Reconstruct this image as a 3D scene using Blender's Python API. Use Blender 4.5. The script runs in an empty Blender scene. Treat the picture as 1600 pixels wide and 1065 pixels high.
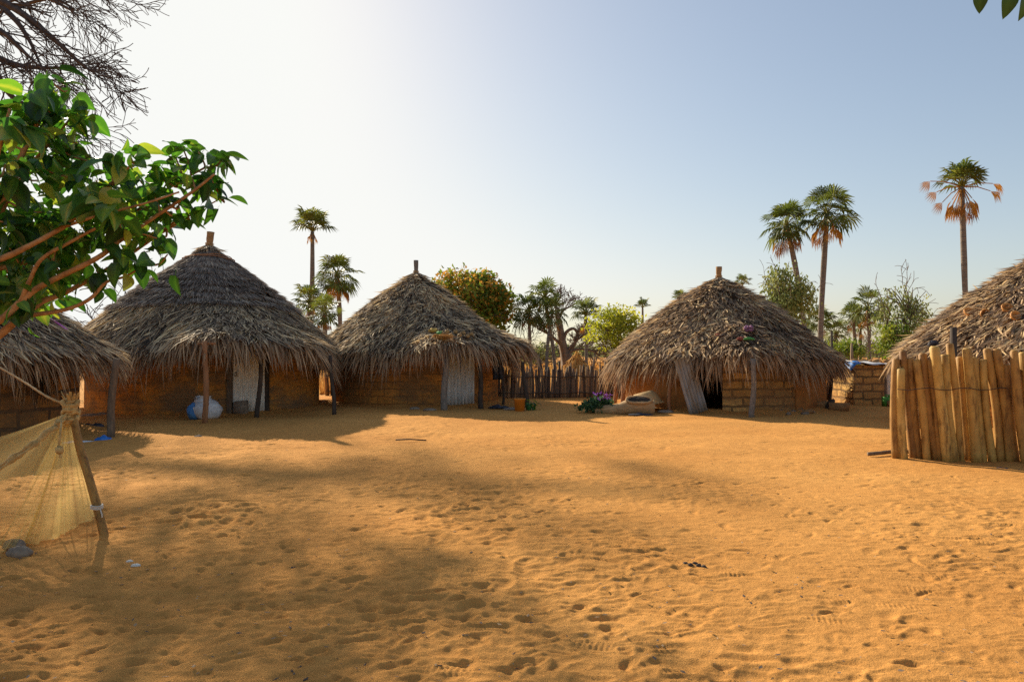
import bpy, math, random
import numpy as np
from math import sin, cos, pi, radians as R
random.seed(7)
rng = np.random.default_rng(11)
scene = bpy.context.scene
COL = scene.collection

# ------------------------------------------------------------------ camera model
CAMH, HOR, F = 1.6, 548.0, 1100.0            # eye height, horizon row, focal length in photo pixels
def at(px, py, d):                            # a point of the photo at a chosen distance
    return np.array([(px-800)/F*d, d, CAMH+(HOR-py)/F*d])
def gd(px, py):                               # a point of the photo that lies on the ground
    d = CAMH*F/(py-HOR)
    return np.array([(px-800)/F*d, d, 0.0])

# ------------------------------------------------------------------ mesh helpers
def norm(a):
    return a/np.maximum(np.linalg.norm(a, axis=-1, keepdims=True), 1e-9)

class MB:
    """collects geometry for ONE mesh object"""
    def __init__(s):
        s.v, s.q, s.t, s.a, s.uv, s.n = [], [], [], [], [], 0
    def add(s, v, q=None, t=None, a=0.5, uv=None):
        v = np.asarray(v, float).reshape(-1, 3)
        if q is not None and len(q): s.q.append(np.asarray(q, np.int64).reshape(-1, 4)+s.n)
        if t is not None and len(t): s.t.append(np.asarray(t, np.int64).reshape(-1, 3)+s.n)
        aa = np.empty(len(v)); aa[:] = a
        s.v.append(v); s.a.append(aa); s.n += len(v)
        s.uv.append(np.zeros((len(v), 2)) if uv is None else np.asarray(uv, float))
        return s
    def tube(s, path, rad, sides=7, a=0.5, cap=True, wob=0.0):
        path = np.asarray(path, float); n = len(path)
        rad = np.broadcast_to(np.asarray(rad, float), (n,))
        tan = norm(np.gradient(path, axis=0))
        ref = np.array([0.31, 0.2, 0.93]) if abs(tan[:, 2]).mean() < 0.8 else np.array([1.0, 0.13, 0.07])
        u = norm(np.cross(tan, ref)); w = np.cross(tan, u)
        ang = np.arange(sides)*2*pi/sides
        rr = rad[:, None]*(1+wob*rng.uniform(-1, 1, (n, sides)))
        ring = path[:, None, :]+rr[..., None]*(np.cos(ang)[None, :, None]*u[:, None, :]+np.sin(ang)[None, :, None]*w[:, None, :])
        v = ring.reshape(-1, 3)
        i = np.arange(n-1)[:, None]*sides; j = np.arange(sides)[None, :]; k = (j+1) % sides
        q = np.stack([i+j, i+k, i+sides+k, i+sides+j], -1).reshape(-1, 4)
        t = []
        if cap:
            v = np.vstack([v, path[0], path[-1]])
            b0, b1 = n*sides, n*sides+1
            for m in range(sides):
                t.append((b0, (m+1) % sides, m)); e = (n-1)*sides
                t.append((b1, e+m, e+(m+1) % sides))
        s.add(v, q, t, a); return s
    def segs(s, A, B, ra, rb, sides=5, a=0.5):
        A, B = np.asarray(A, float), np.asarray(B, float); n = len(A)
        if n == 0: return s
        d = norm(B-A); ref = np.where(np.abs(d[:, 2:3]) < 0.9, np.array([[0, 0, 1.0]]), np.array([[1.0, 0, 0]]))
        u = norm(np.cross(d, ref)); w = np.cross(d, u)
        ang = np.arange(sides)*2*pi/sides
        off = np.cos(ang)[None, :, None]*u[:, None, :]+np.sin(ang)[None, :, None]*w[:, None, :]
        ra, rb = np.broadcast_to(ra, (n,)), np.broadcast_to(rb, (n,))
        v = np.concatenate([A[:, None]+off*ra[:, None, None], B[:, None]+off*rb[:, None, None]], 1).reshape(-1, 3)
        base = np.arange(n)[:, None]*2*sides; j = np.arange(sides)[None]; k = (j+1) % sides
        q = np.stack([base+j, base+k, base+sides+k, base+sides+j], -1).reshape(-1, 4)
        s.add(v, q, None, np.repeat(np.broadcast_to(a, (n,)), 2*sides)); return s
    def box(s, c, h, rot=None, a=0.5, jit=0.0):
        p = np.array([[x, y, z] for z in (-1, 1) for y in (-1, 1) for x in (-1, 1)], float)*np.asarray(h, float)
        if jit: p = p+rng.uniform(-jit, jit, p.shape)
        if rot is not None: p = p@np.asarray(rot).T
        s.add(p+np.asarray(c, float), [(0, 2, 3, 1), (4, 5, 7, 6), (0, 1, 5, 4), (2, 6, 7, 3), (0, 4, 6, 2), (1, 3, 7, 5)], None, a); return s
    def inst(s, tv, tf, M, pos, a=0.5, va=None):
        """tv (V,3) template, tf tris or quads, M (L,3,3), pos (L,3)"""
        L, V = len(pos), len(tv)
        if L == 0: return s
        v = np.einsum('lij,vj->lvi', M, tv)+pos[:, None, :]
        tf = np.asarray(tf); f = (tf[None]+(np.arange(L)*V)[:, None, None]).reshape(-1, tf.shape[1])
        aa = np.repeat(np.broadcast_to(a, (L,)), V)
        if va is not None: aa = np.clip(aa+np.tile(va, L), 0, 1)
        s.add(v.reshape(-1, 3), f if tf.shape[1] == 4 else None, f if tf.shape[1] == 3 else None, aa); return s
    def lathe(s, prof, sides=20, a=0.5, c=(0, 0, 0), wob=0.0):
        prof = np.asarray(prof, float); n = len(prof); ang = np.arange(sides)*2*pi/sides
        w = 1+wob*rng.uniform(-1, 1, (n, sides))
        v = np.stack([prof[:, None, 0]*np.cos(ang)*w, prof[:, None, 0]*np.sin(ang)*w, np.repeat(prof[:, 1:2], sides, 1)], -1).reshape(-1, 3)+np.asarray(c)
        i = np.arange(n-1)[:, None]*sides; j = np.arange(sides)[None]; k = (j+1) % sides
        s.add(v, np.stack([i+j, i+k, i+sides+k, i+sides+j], -1).reshape(-1, 4), None, a); return s
    def blob(s, c, r, a=0.5, rough=0.18, n=8, m=12, flat=0.0):
        c = np.asarray(c, float); r = np.broadcast_to(np.asarray(r, float), (3,))
        th = np.linspace(0.0, pi, n+1); ph = np.arange(m)*2*pi/m
        d = np.stack([np.sin(th)[:, None]*np.cos(ph), np.sin(th)[:, None]*np.sin(ph), np.repeat(np.cos(th)[:, None], m, 1)], -1)
        f = 1+rough*rng.uniform(-1, 1, (n+1, m, 1)); f[0] = f[0].mean(); f[-1] = f[-1].mean()
        v = (d*f*r).reshape(-1, 3)
        if flat: v[:, 2] = np.maximum(v[:, 2], -flat*r[2])
        i = np.arange(n)[:, None]*m; j = np.arange(m)[None]; k = (j+1) % m
        s.add(v+c, np.stack([i+j, i+m+j, i+m+k, i+k], -1).reshape(-1, 4), None, a); return s
    def build(s, name, mat, parent=None, smooth=True, loc=None):
        me = bpy.data.meshes.new(name)
        v = np.concatenate(s.v); q = np.concatenate(s.q) if s.q else np.zeros((0, 4), int); t = np.concatenate(s.t) if s.t else np.zeros((0, 3), int)
        me.vertices.add(len(v)); me.vertices.foreach_set('co', v.astype(np.float32).ravel())
        li = np.concatenate([q.ravel(), t.ravel()])
        me.loops.add(len(li)); me.loops.foreach_set('vertex_index', li.astype(np.int32))
        st = np.concatenate([np.arange(len(q))*4, len(q)*4+np.arange(len(t))*3])
        me.polygons.add(len(st)); me.polygons.foreach_set('loop_start', st.astype(np.int32))
        me.polygons.foreach_set('use_smooth', np.full(len(st), smooth))
        at_ = me.attributes.new('tint', 'FLOAT', 'POINT'); at_.data.foreach_set('value', np.concatenate(s.a).astype(np.float32))
        uv = np.concatenate(s.uv)
        if np.any(uv):
            l = me.uv_layers.new(name='UVMap'); l.data.foreach_set('uv', uv[li].astype(np.float32).ravel())
        me.update(calc_edges=True); me.validate()
        for m in (mat if isinstance(mat, (list, tuple)) else [mat]): me.materials.append(m)
        o = bpy.data.objects.new(name, me); COL.objects.link(o)
        if parent is not None: o.parent = parent
        if loc is not None: o.location = loc
        return o

def tag(o, label=None, cat=None, group=None, kind=None):
    if label: o['label'] = label
    if cat: o['category'] = cat
    if group: o['group'] = group
    if kind: o['kind'] = kind
    return o
def empty(name, loc, label, cat, group=None):
    o = bpy.data.objects.new(name, None); COL.objects.link(o); o.location = [float(x) for x in loc]
    o.empty_display_size = 0.2
    return tag(o, label, cat, group)
def rotm(ax, ang):
    c, s_ = cos(ang), sin(ang)
    return np.array({'x': [[1, 0, 0], [0, c, -s_], [0, s_, c]], 'y': [[c, 0, s_], [0, 1, 0], [-s_, 0, c]], 'z': [[c, -s_, 0], [s_, c, 0], [0, 0, 1]]}[ax])
def bez(pts, n=12):
    """smooth path through the points (Catmull-Rom)"""
    p = np.asarray(pts, float); p = np.vstack([2*p[0]-p[1], p, 2*p[-1]-p[-2]]); out = []
    for i in range(1, len(p)-2):
        for u in np.linspace(0, 1, n, endpoint=False):
            a, b, c, d = p[i-1], p[i], p[i+1], p[i+2]
            out.append(0.5*((2*b)+(-a+c)*u+(2*a-5*b+4*c-d)*u*u+(-a+3*b-3*c+d)*u**3))
    out.append(p[-2]); return np.array(out)
def randrot(L, up=None):
    """random rotation matrices"""
    q = rng.normal(size=(L, 4)); q /= np.linalg.norm(q, axis=1, keepdims=True)
    w, x, y, z = q.T
    return np.stack([np.stack([1-2*(y*y+z*z), 2*(x*y-z*w), 2*(x*z+y*w)], -1), np.stack([2*(x*y+z*w), 1-2*(x*x+z*z), 2*(y*z-x*w)], -1), np.stack([2*(x*z-y*w), 2*(y*z+x*w), 1-2*(x*x+y*y)], -1)], 1)
def vnoise(x, y, sc, seed):
    """smooth value noise on arrays, range -1..1"""
    r = np.random.default_rng(seed); T = r.uniform(-1, 1, (256, 256))
    X, Y = x/sc+1000.3, y/sc+1000.7
    xi, yi = np.floor(X).astype(int), np.floor(Y).astype(int); fx, fy = X-xi, Y-yi
    fx, fy = fx*fx*(3-2*fx), fy*fy*(3-2*fy)
    g = lambda a, b: T[a % 256, b % 256]
    return (g(xi, yi)*(1-fx)+g(xi+1, yi)*fx)*(1-fy)+(g(xi, yi+1)*(1-fx)+g(xi+1, yi+1)*fx)*fy

# ------------------------------------------------------------------ materials
def newmat(name):
    m = bpy.data.materials.new(name); m.use_nodes = True; nt = m.node_tree
    return m, nt, nt.nodes['Principled BSDF'], nt.nodes['Material Output']
def ramp(nt, stops):
    r = nt.nodes.new('ShaderNodeValToRGB'); e = r.color_ramp.elements
    while len(e) < len(stops): e.new(0.5)
    for el, (p, c) in zip(e, stops): el.position = p; el.color = (*c, 1)
    return r
def noise(nt, scale, detail=4, rough=0.6, coord='Object', stretch=None):
    tc = nt.nodes.new('ShaderNodeTexCoord'); n = nt.nodes.new('ShaderNodeTexNoise')
    n.inputs['Scale'].default_value = scale; n.inputs['Detail'].default_value = detail; n.inputs['Roughness'].default_value = rough
    if stretch:
        mp = nt.nodes.new('ShaderNodeMapping'); mp.inputs['Scale'].default_value = stretch
        nt.links.new(tc.outputs[coord], mp.inputs['Vector']); nt.links.new(mp.outputs['Vector'], n.inputs['Vector'])
    else: nt.links.new(tc.outputs[coord], n.inputs['Vector'])
    return n
def bump(nt, src, bsdf, strength, dist):
    b = nt.nodes.new('ShaderNodeBump'); b.inputs['Strength'].default_value = strength; b.inputs['Distance'].default_value = dist
    nt.links.new(src, b.inputs['Height']); nt.links.new(b.outputs['Normal'], bsdf.inputs['Normal']); return b
def mix(nt, mode, fac, a, b):
    m = nt.nodes.new('ShaderNodeMix'); m.data_type = 'RGBA'; m.blend_type = mode
    for i, v in ((0, fac), (6, a), (7, b)):
        if hasattr(v, 'links'): nt.links.new(v, m.inputs[i])
        elif i == 0: m.inputs[0].default_value = v
        else: m.inputs[i].default_value = (*v, 1)
    return m.outputs[2]
def mottled(name, c1, c2, scale=8, rough=0.85, bstr=0.4, bdist=0.01, stretch=None, detail=5, c3=None):
    m, nt, b, _ = newmat(name)
    n = noise(nt, scale, detail, 0.65, stretch=stretch)
    st = [(0.33, c1), (0.68, c2)] if c3 is None else [(0.3, c1), (0.5, c2), (0.7, c3)]
    r = ramp(nt, st)
    nt.links.new(n.outputs['Fac'], r.inputs['Fac']); nt.links.new(r.outputs['Color'], b.inputs['Base Color'])
    b.inputs['Roughness'].default_value = rough; b.inputs['Specular IOR Level'].default_value = 0.25
    if bstr: bump(nt, n.outputs['Fac'], b, bstr, bdist)
    return m
def tinted(name, stops, rough=0.85, transl=0.0, tcol=None, nscale=3.0, namt=0.35, spec=0.2):
    """colour from the per-strip 'tint' attribute, jittered by noise; optional translucency"""
    m, nt, b, out = newmat(name)
    at_ = nt.nodes.new('ShaderNodeAttribute'); at_.attribute_name = 'tint'
    n = noise(nt, nscale, 4)
    ma = nt.nodes.new('ShaderNodeMath'); ma.operation = 'MULTIPLY_ADD'; ma.inputs[1].default_value = namt; 
    nt.links.new(n.outputs['Fac'], ma.inputs[0])
    sb = nt.nodes.new('ShaderNodeMath'); sb.operation = 'SUBTRACT'; nt.links.new(at_.outputs['Fac'], sb.inputs[0]); sb.inputs[1].default_value = namt*0.5
    nt.links.new(sb.outputs[0], ma.inputs[2])
    r = ramp(nt, stops); nt.links.new(ma.outputs[0], r.inputs['Fac'])
    nt.links.new(r.outputs['Color'], b.inputs['Base Color'])
    b.inputs['Roughness'].default_value = rough; b.inputs['Specular IOR Level'].default_value = spec
    if transl:
        tr = nt.nodes.new('ShaderNodeBsdfTranslucent'); mx = nt.nodes.new('ShaderNodeMixShader'); mx.inputs[0].default_value = transl
        if tcol: nt.links.new(mix(nt, 'MULTIPLY', 1.0, r.outputs['Color'], tcol), tr.inputs['Color'])
        else: nt.links.new(r.outputs['Color'], tr.inputs['Color'])
        nt.links.new(b.outputs[0], mx.inputs[1]); nt.links.new(tr.outputs[0], mx.inputs[2]); nt.links.new(mx.outputs[0], out.inputs['Surface'])
    return m
def plain(name, c, rough=0.6, metal=0.0):
    return mottled(name, tuple(x*0.75 for x in c), tuple(min(1, x*1.1) for x in c), 9, rough, 0.15, 0.004)
def brick_mat(name, bw, rh, mort, c1, c2, cm, plaster, pl_lo, pl_hi, stain):
    """mud blocks in mortar, partly rendered over; stains low on the wall"""
    m, nt, b, _ = newmat(name)
    uv = nt.nodes.new('ShaderNodeTexCoord')
    wn = nt.nodes.new('ShaderNodeTexNoise'); wn.inputs['Scale'].default_value = 3.2; wn.inputs['Detail'].default_value = 4
    nt.links.new(uv.outputs['UV'], wn.inputs['Vector'])
    ad = nt.nodes.new('ShaderNodeMix'); ad.data_type = 'VECTOR'; ad.inputs[0].default_value = 0.10
    nt.links.new(uv.outputs['UV'], ad.inputs[4]); nt.links.new(wn.outputs['Color'], ad.inputs[5])
    br = nt.nodes.new('ShaderNodeTexBrick'); nt.links.new(ad.outputs[1], br.inputs['Vector'])
    for k, v in (('Scale', 1.0), ('Mortar Size', mort), ('Mortar Smooth', 0.35), ('Brick Width', bw), ('Row Height', rh), ('Bias', 0.0)): br.inputs[k].default_value = v
    br.inputs['Color1'].default_value = (*c1, 1); br.inputs['Color2'].default_value = (*c2, 1); br.inputs['Mortar'].default_value = (*cm, 1)
    n2 = noise(nt, 1.1, 6, 0.7); rp = ramp(nt, [(pl_lo, (0, 0, 0)), (pl_hi, (1, 1, 1))]); nt.links.new(n2.outputs['Fac'], rp.inputs['Fac'])
    col = mix(nt, 'MIX', rp.outputs['Color'], br.outputs['Color'], plaster)
    n3 = noise(nt, 14, 6, 0.75); r3 = ramp(nt, [(0.25, (0.55, 0.55, 0.55)), (0.75, (1.25, 1.2, 1.15))]); nt.links.new(n3.outputs['Fac'], r3.inputs['Fac'])
    col = mix(nt, 'MULTIPLY', 1.0, col, r3.outputs['Color'])
    n4 = noise(nt, 0.9, 5, 0.7, stretch=(1, 1, 2.0)); r4 = ramp(nt, [(0.42, (0, 0, 0)), (0.58, (1, 1, 1))]); nt.links.new(n4.outputs['Fac'], r4.inputs['Fac'])
    mm = nt.nodes.new('ShaderNodeMath'); mm.operation = 'MULTIPLY'; mm.inputs[1].default_value = 0.75; nt.links.new(r4.outputs['Color'], mm.inputs[0])
    col = mix(nt, 'MIX', mm.outputs[0], col, stain)
    nt.links.new(col, b.inputs['Base Color']); b.inputs['Roughness'].default_value = 0.95; b.inputs['Specular IOR Level'].default_value = 0.1
    inv = nt.nodes.new('ShaderNodeMath'); inv.operation = 'SUBTRACT'; inv.inputs[0].default_value = 1.0; nt.links.new(br.outputs['Fac'], inv.inputs[1])
    hm = nt.nodes.new('ShaderNodeMath'); hm.operation = 'MULTIPLY_ADD'; hm.inputs[1].default_value = 0.5
    nt.links.new(inv.outputs[0], hm.inputs[0]); nt.links.new(n3.outputs['Fac'], hm.inputs[2])
    bump(nt, hm.outputs[0], b, 0.8, 0.025)
    return m

def ground_mat():
    m, nt, b, _ = newmat('orange_sand')
    n1 = noise(nt, 0.35, 6, 0.6); r1 = ramp(nt, [(0.3, (0.55, 0.258, 0.070)), (0.7, (0.70, 0.357, 0.105))]); nt.links.new(n1.outputs['Fac'], r1.inputs['Fac'])
    n2 = noise(nt, 7, 6, 0.7); r2 = ramp(nt, [(0.3, (0.84, 0.81, 0.78)), (0.7, (1.1, 1.08, 1.06))]); nt.links.new(n2.outputs['Fac'], r2.inputs['Fac'])
    n3 = noise(nt, 160, 3, 0.7); r3 = ramp(nt, [(0.3, (0.72, 0.7, 0.7)), (0.7, (1.16, 1.16, 1.16))]); nt.links.new(n3.outputs['Fac'], r3.inputs['Fac'])
    col = mix(nt, 'MULTIPLY', 1.0, mix(nt, 'MULTIPLY', 1.0, r1.outputs['Color'], r2.outputs['Color']), r3.outputs['Color'])
    vo = nt.nodes.new('ShaderNodeTexVoronoi'); vo.inputs['Scale'].default_value = 9; tc = nt.nodes.new('ShaderNodeTexCoord'); nt.links.new(tc.outputs['Object'], vo.inputs['Vector'])
    rv = ramp(nt, [(0.04, (0.3, 0.24, 0.2)), (0.075, (1, 1, 1))]); nt.links.new(vo.outputs['Distance'], rv.inputs['Fac'])
    n5 = noise(nt, 1.7, 3); r5 = ramp(nt, [(0.5, (0, 0, 0)), (0.62, (1, 1, 1))]); nt.links.new(n5.outputs['Fac'], r5.inputs['Fac'])
    col = mix(nt, 'MULTIPLY', r5.outputs['Color'], col, rv.outputs['Color'])
    nt.links.new(col, b.inputs['Base Color']); b.inputs['Roughness'].default_value = 1.0; b.inputs['Specular IOR Level'].default_value = 0.05
    n4 = noise(nt, 45, 6, 0.75); bump(nt, n4.outputs['Fac'], b, 0.8, 0.014)
    return m

M_SAND = ground_mat()
M_THATCH = tinted('grey_palm_thatch', [(0.0, (0.06, 0.046, 0.036)), (0.3, (0.27, 0.20, 0.138)), (0.65, (0.62, 0.465, 0.29)), (1.0, (0.88, 0.69, 0.40))], 0.75, 0.30, None, 2.5, 0.4)
M_THATCH_B = tinted('brown_palm_thatch', [(0.0, (0.06, 0.04, 0.028)), (0.3, (0.24, 0.165, 0.11)), (0.65, (0.53, 0.37, 0.225)), (1.0, (0.82, 0.61, 0.33))], 0.75, 0.30, None, 2.5, 0.4)
M_FRINGE = tinted('brown_thatch_fringe', [(0.0, (0.07, 0.045, 0.03)), (0.35, (0.32, 0.21, 0.125)), (0.7, (0.58, 0.40, 0.23)), (1.0, (0.74, 0.54, 0.32))], 0.8, 0.3, None, 2.5, 0.4)
M_GRASSTH = tinted('dark_grass_thatch', [(0.0, (0.06, 0.048, 0.042)), (0.4, (0.26, 0.21, 0.175)), (0.75, (0.46, 0.37, 0.285)), (1.0, (0.68, 0.54, 0.37))], 0.85, 0.2, None, 3, 0.35)
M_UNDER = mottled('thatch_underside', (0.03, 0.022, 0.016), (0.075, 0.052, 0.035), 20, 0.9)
M_POST = mottled('weathered_post', (0.10, 0.07, 0.05), (0.22, 0.155, 0.10), 6, 0.85, 0.5, 0.01, (4, 4, 0.6))
M_POST_RED = mottled('reddish_post', (0.24, 0.11, 0.05), (0.42, 0.21, 0.10), 6, 0.85, 0.5, 0.01, (4, 4, 0.6))
M_POST_DARK = mottled('dark_post', (0.035, 0.028, 0.024), (0.09, 0.066, 0.05), 6, 0.85, 0.5, 0.01, (4, 4, 0.6))
M_POST_GREY = mottled('grey_bark_post', (0.13, 0.115, 0.10), (0.26, 0.225, 0.19), 9, 0.9, 0.7, 0.015, (3, 3, 1.5))
M_WALL1 = brick_mat('mud_block_wall_dark', 0.42, 0.20, 0.018, (0.54, 0.24, 0.055), (0.40, 0.17, 0.042), (0.20, 0.11, 0.05), (0.60, 0.27, 0.055), 0.38, 0.5, (0.16, 0.115, 0.075))
M_WALL0 = brick_mat('mud_block_wall_large', 0.56, 0.28, 0.035, (0.56, 0.25, 0.055), (0.38, 0.17, 0.045), (0.11, 0.065, 0.036), (0.38, 0.19, 0.06), 0.62, 0.75, (0.16, 0.09, 0.045))
M_WALL2 = brick_mat('mud_block_wall_orange', 0.40, 0.19, 0.014, (0.60, 0.26, 0.055), (0.47, 0.195, 0.045), (0.30, 0.135, 0.042), (0.56, 0.245, 0.055), 0.5, 0.65, (0.17, 0.10, 0.05))
M_WALL3 = brick_mat('mud_block_wall_pale', 0.50, 0.20, 0.032, (0.72, 0.45, 0.16), (0.52, 0.29, 0.095), (0.22, 0.14, 0.065), (0.52, 0.28, 0.10), 0.72, 0.85, (0.27, 0.16, 0.075))
M_PLASTER3 = mottled('mud_render', (0.27, 0.125, 0.04), (0.46, 0.215, 0.06), 3.5, 0.95, 0.5, 0.02)
M_TIN = mottled('weathered_tin', (0.62, 0.58, 0.51), (0.86, 0.82, 0.74), 5, 0.5, 0.1, 0.003, (3, 3, 0.5))
M_TIN_BLUE = mottled('grey_blue_tin', (0.42, 0.42, 0.41), (0.70, 0.68, 0.64), 5, 0.5, 0.1, 0.003, (3, 3, 0.5))
M_TIN_RUST = mottled('rust_stained_tin', (0.22, 0.14, 0.06), (0.24, 0.235, 0.22), 4, 0.6, 0.1, 0.003, (3, 3, 0.4), c3=(0.28, 0.31, 0.34))
M_DARK = mottled('dark_interior', (0.02, 0.016, 0.013), (0.05, 0.036, 0.026), 8)
M_POLE = tinted('peeled_pole', [(0.0, (0.20, 0.095, 0.03)), (0.35, (0.38, 0.20, 0.05)), (0.7, (0.52, 0.32, 0.085)), (1.0, (0.66, 0.45, 0.15))], 0.6, 0, None, 5, 0.7, 0.3)
def add_streak(m, strength=0.5):
    nt = m.node_tree; b = nt.nodes['Principled BSDF']; n = noise(nt, 7, 5, 0.7, stretch=(6, 6, 0.5)); bump(nt, n.outputs['Fac'], b, strength, 0.012)
    n2 = noise(nt, 3.5, 6, 0.75, stretch=(3, 3, 0.7)); r = ramp(nt, [(0.34, (0.36, 0.3, 0.26)), (0.5, (1, 1, 1)), (0.8, (1.15, 1.12, 1.05))]); nt.links.new(n2.outputs['Fac'], r.inputs['Fac'])
    src = b.inputs['Base Color'].links[0].from_socket
    nt.links.new(mix(nt, 'MULTIPLY', 1.0, src, r.outputs['Color']), b.inputs['Base Color'])
add_streak(M_POLE)
M_STAKE = tinted('grey_brown_stake', [(0.0, (0.06, 0.046, 0.04)), (0.5, (0.16, 0.115, 0.085)), (1.0, (0.40, 0.26, 0.14))], 0.85, 0, None, 5, 0.4)
M_BARK = mottled('brown_bark', (0.12, 0.085, 0.065), (0.24, 0.18, 0.135), 3, 0.9, 0.6, 0.03, (2, 2, 0.6))
M_BARK_DK = mottled('dark_twig_bark', (0.05, 0.04, 0.036), (0.11, 0.085, 0.075), 3, 0.9, 0.3, 0.02)
M_BARK_OR = mottled('orange_smooth_bark', (0.20, 0.10, 0.045), (0.40, 0.20, 0.08), 14, 0.8, 0.6, 0.01, c3=(0.48, 0.29, 0.15))
M_PALMTRUNK = mottled('palm_trunk', (0.12, 0.10, 0.085), (0.26, 0.215, 0.17), 3, 0.9, 0.8, 0.04, (0.7, 0.7, 5))
M_PALM = tinted('palm_leaf', [(0.0, (0.04, 0.065, 0.016)), (0.5, (0.12, 0.16, 0.035)), (1.0, (0.30, 0.29, 0.06))], 0.5, 0.4, (1.0, 1.0, 0.6), 1.2, 0.4, 0.35)
M_DEADP = tinted('dead_palm_leaf', [(0.0, (0.24, 0.10, 0.02)), (0.5, (0.48, 0.22, 0.035)), (1.0, (0.60, 0.34, 0.08))], 0.8, 0.25, None, 1.2, 0.4)
M_LEAF = tinted('broad_leaf', [(0.0, (0.02, 0.06, 0.02)), (0.45, (0.055, 0.15, 0.032)), (0.8, (0.13, 0.25, 0.045)), (1.0, (0.34, 0.34, 0.08))], 0.36, 0.46, (1.6, 1.9, 0.6), 30, 0.2, 0.45)
M_LEAF_DK = tinted('dark_broad_leaf', [(0.0, (0.02, 0.05, 0.012)), (0.6, (0.045, 0.095, 0.016)), (1.0, (0.10, 0.13, 0.03))], 0.5, 0.15, None, 30, 0.2, 0.3)
M_CROWN_G = tinted('mid_green_leaf', [(0.0, (0.07, 0.11, 0.02)), (0.5, (0.17, 0.245, 0.035)), (1.0, (0.36, 0.36, 0.06))], 0.6, 0.35, (1.2, 1.2, 0.6), 0.8, 0.4)
M_BLOSSOM = tinted('orange_blossom', [(0.0, (0.42, 0.20, 0.03)), (0.6, (0.62, 0.33, 0.05)), (1.0, (0.70, 0.46, 0.10))], 0.7, 0.35, None, 0.8, 0.3)
M_CROWN_Y = tinted('yellow_green_leaf', [(0.0, (0.17, 0.20, 0.03)), (0.5, (0.36, 0.38, 0.045)), (1.0, (0.56, 0.50, 0.08))], 0.6, 0.45, (1.3, 1.3, 0.6), 0.8, 0.4)
M_CROWN_P = tinted('pale_green_leaf', [(0.0, (0.10, 0.14, 0.04)), (0.5, (0.25, 0.29, 0.08)), (1.0, (0.48, 0.47, 0.18))], 0.6, 0.4, None, 0.8, 0.4)
M_DRYGRASS = tinted('dry_orange_grass', [(0.0, (0.40, 0.18, 0.045)), (0.5, (0.58, 0.30, 0.075)), (1.0, (0.68, 0.44, 0.15))], 0.9, 0.3, None, 0.5, 0.4)
M_STONE = mottled('grey_stone', (0.16, 0.12, 0.09), (0.34, 0.26, 0.19), 12, 0.95, 0.6, 0.01)
M_SHELL = mottled('white_shell', (0.55, 0.5, 0.42), (0.8, 0.76, 0.68), 20, 0.6, 0.3, 0.004)
M_CLAYBRICK = mottled('mud_brick_loose', (0.24, 0.13, 0.055), (0.40, 0.23, 0.10), 10, 0.95, 0.6, 0.012)
M_ROPE = mottled('straw_rope', (0.36, 0.21, 0.09), (0.60, 0.40, 0.19), 60, 0.9, 0.6, 0.005)

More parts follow.
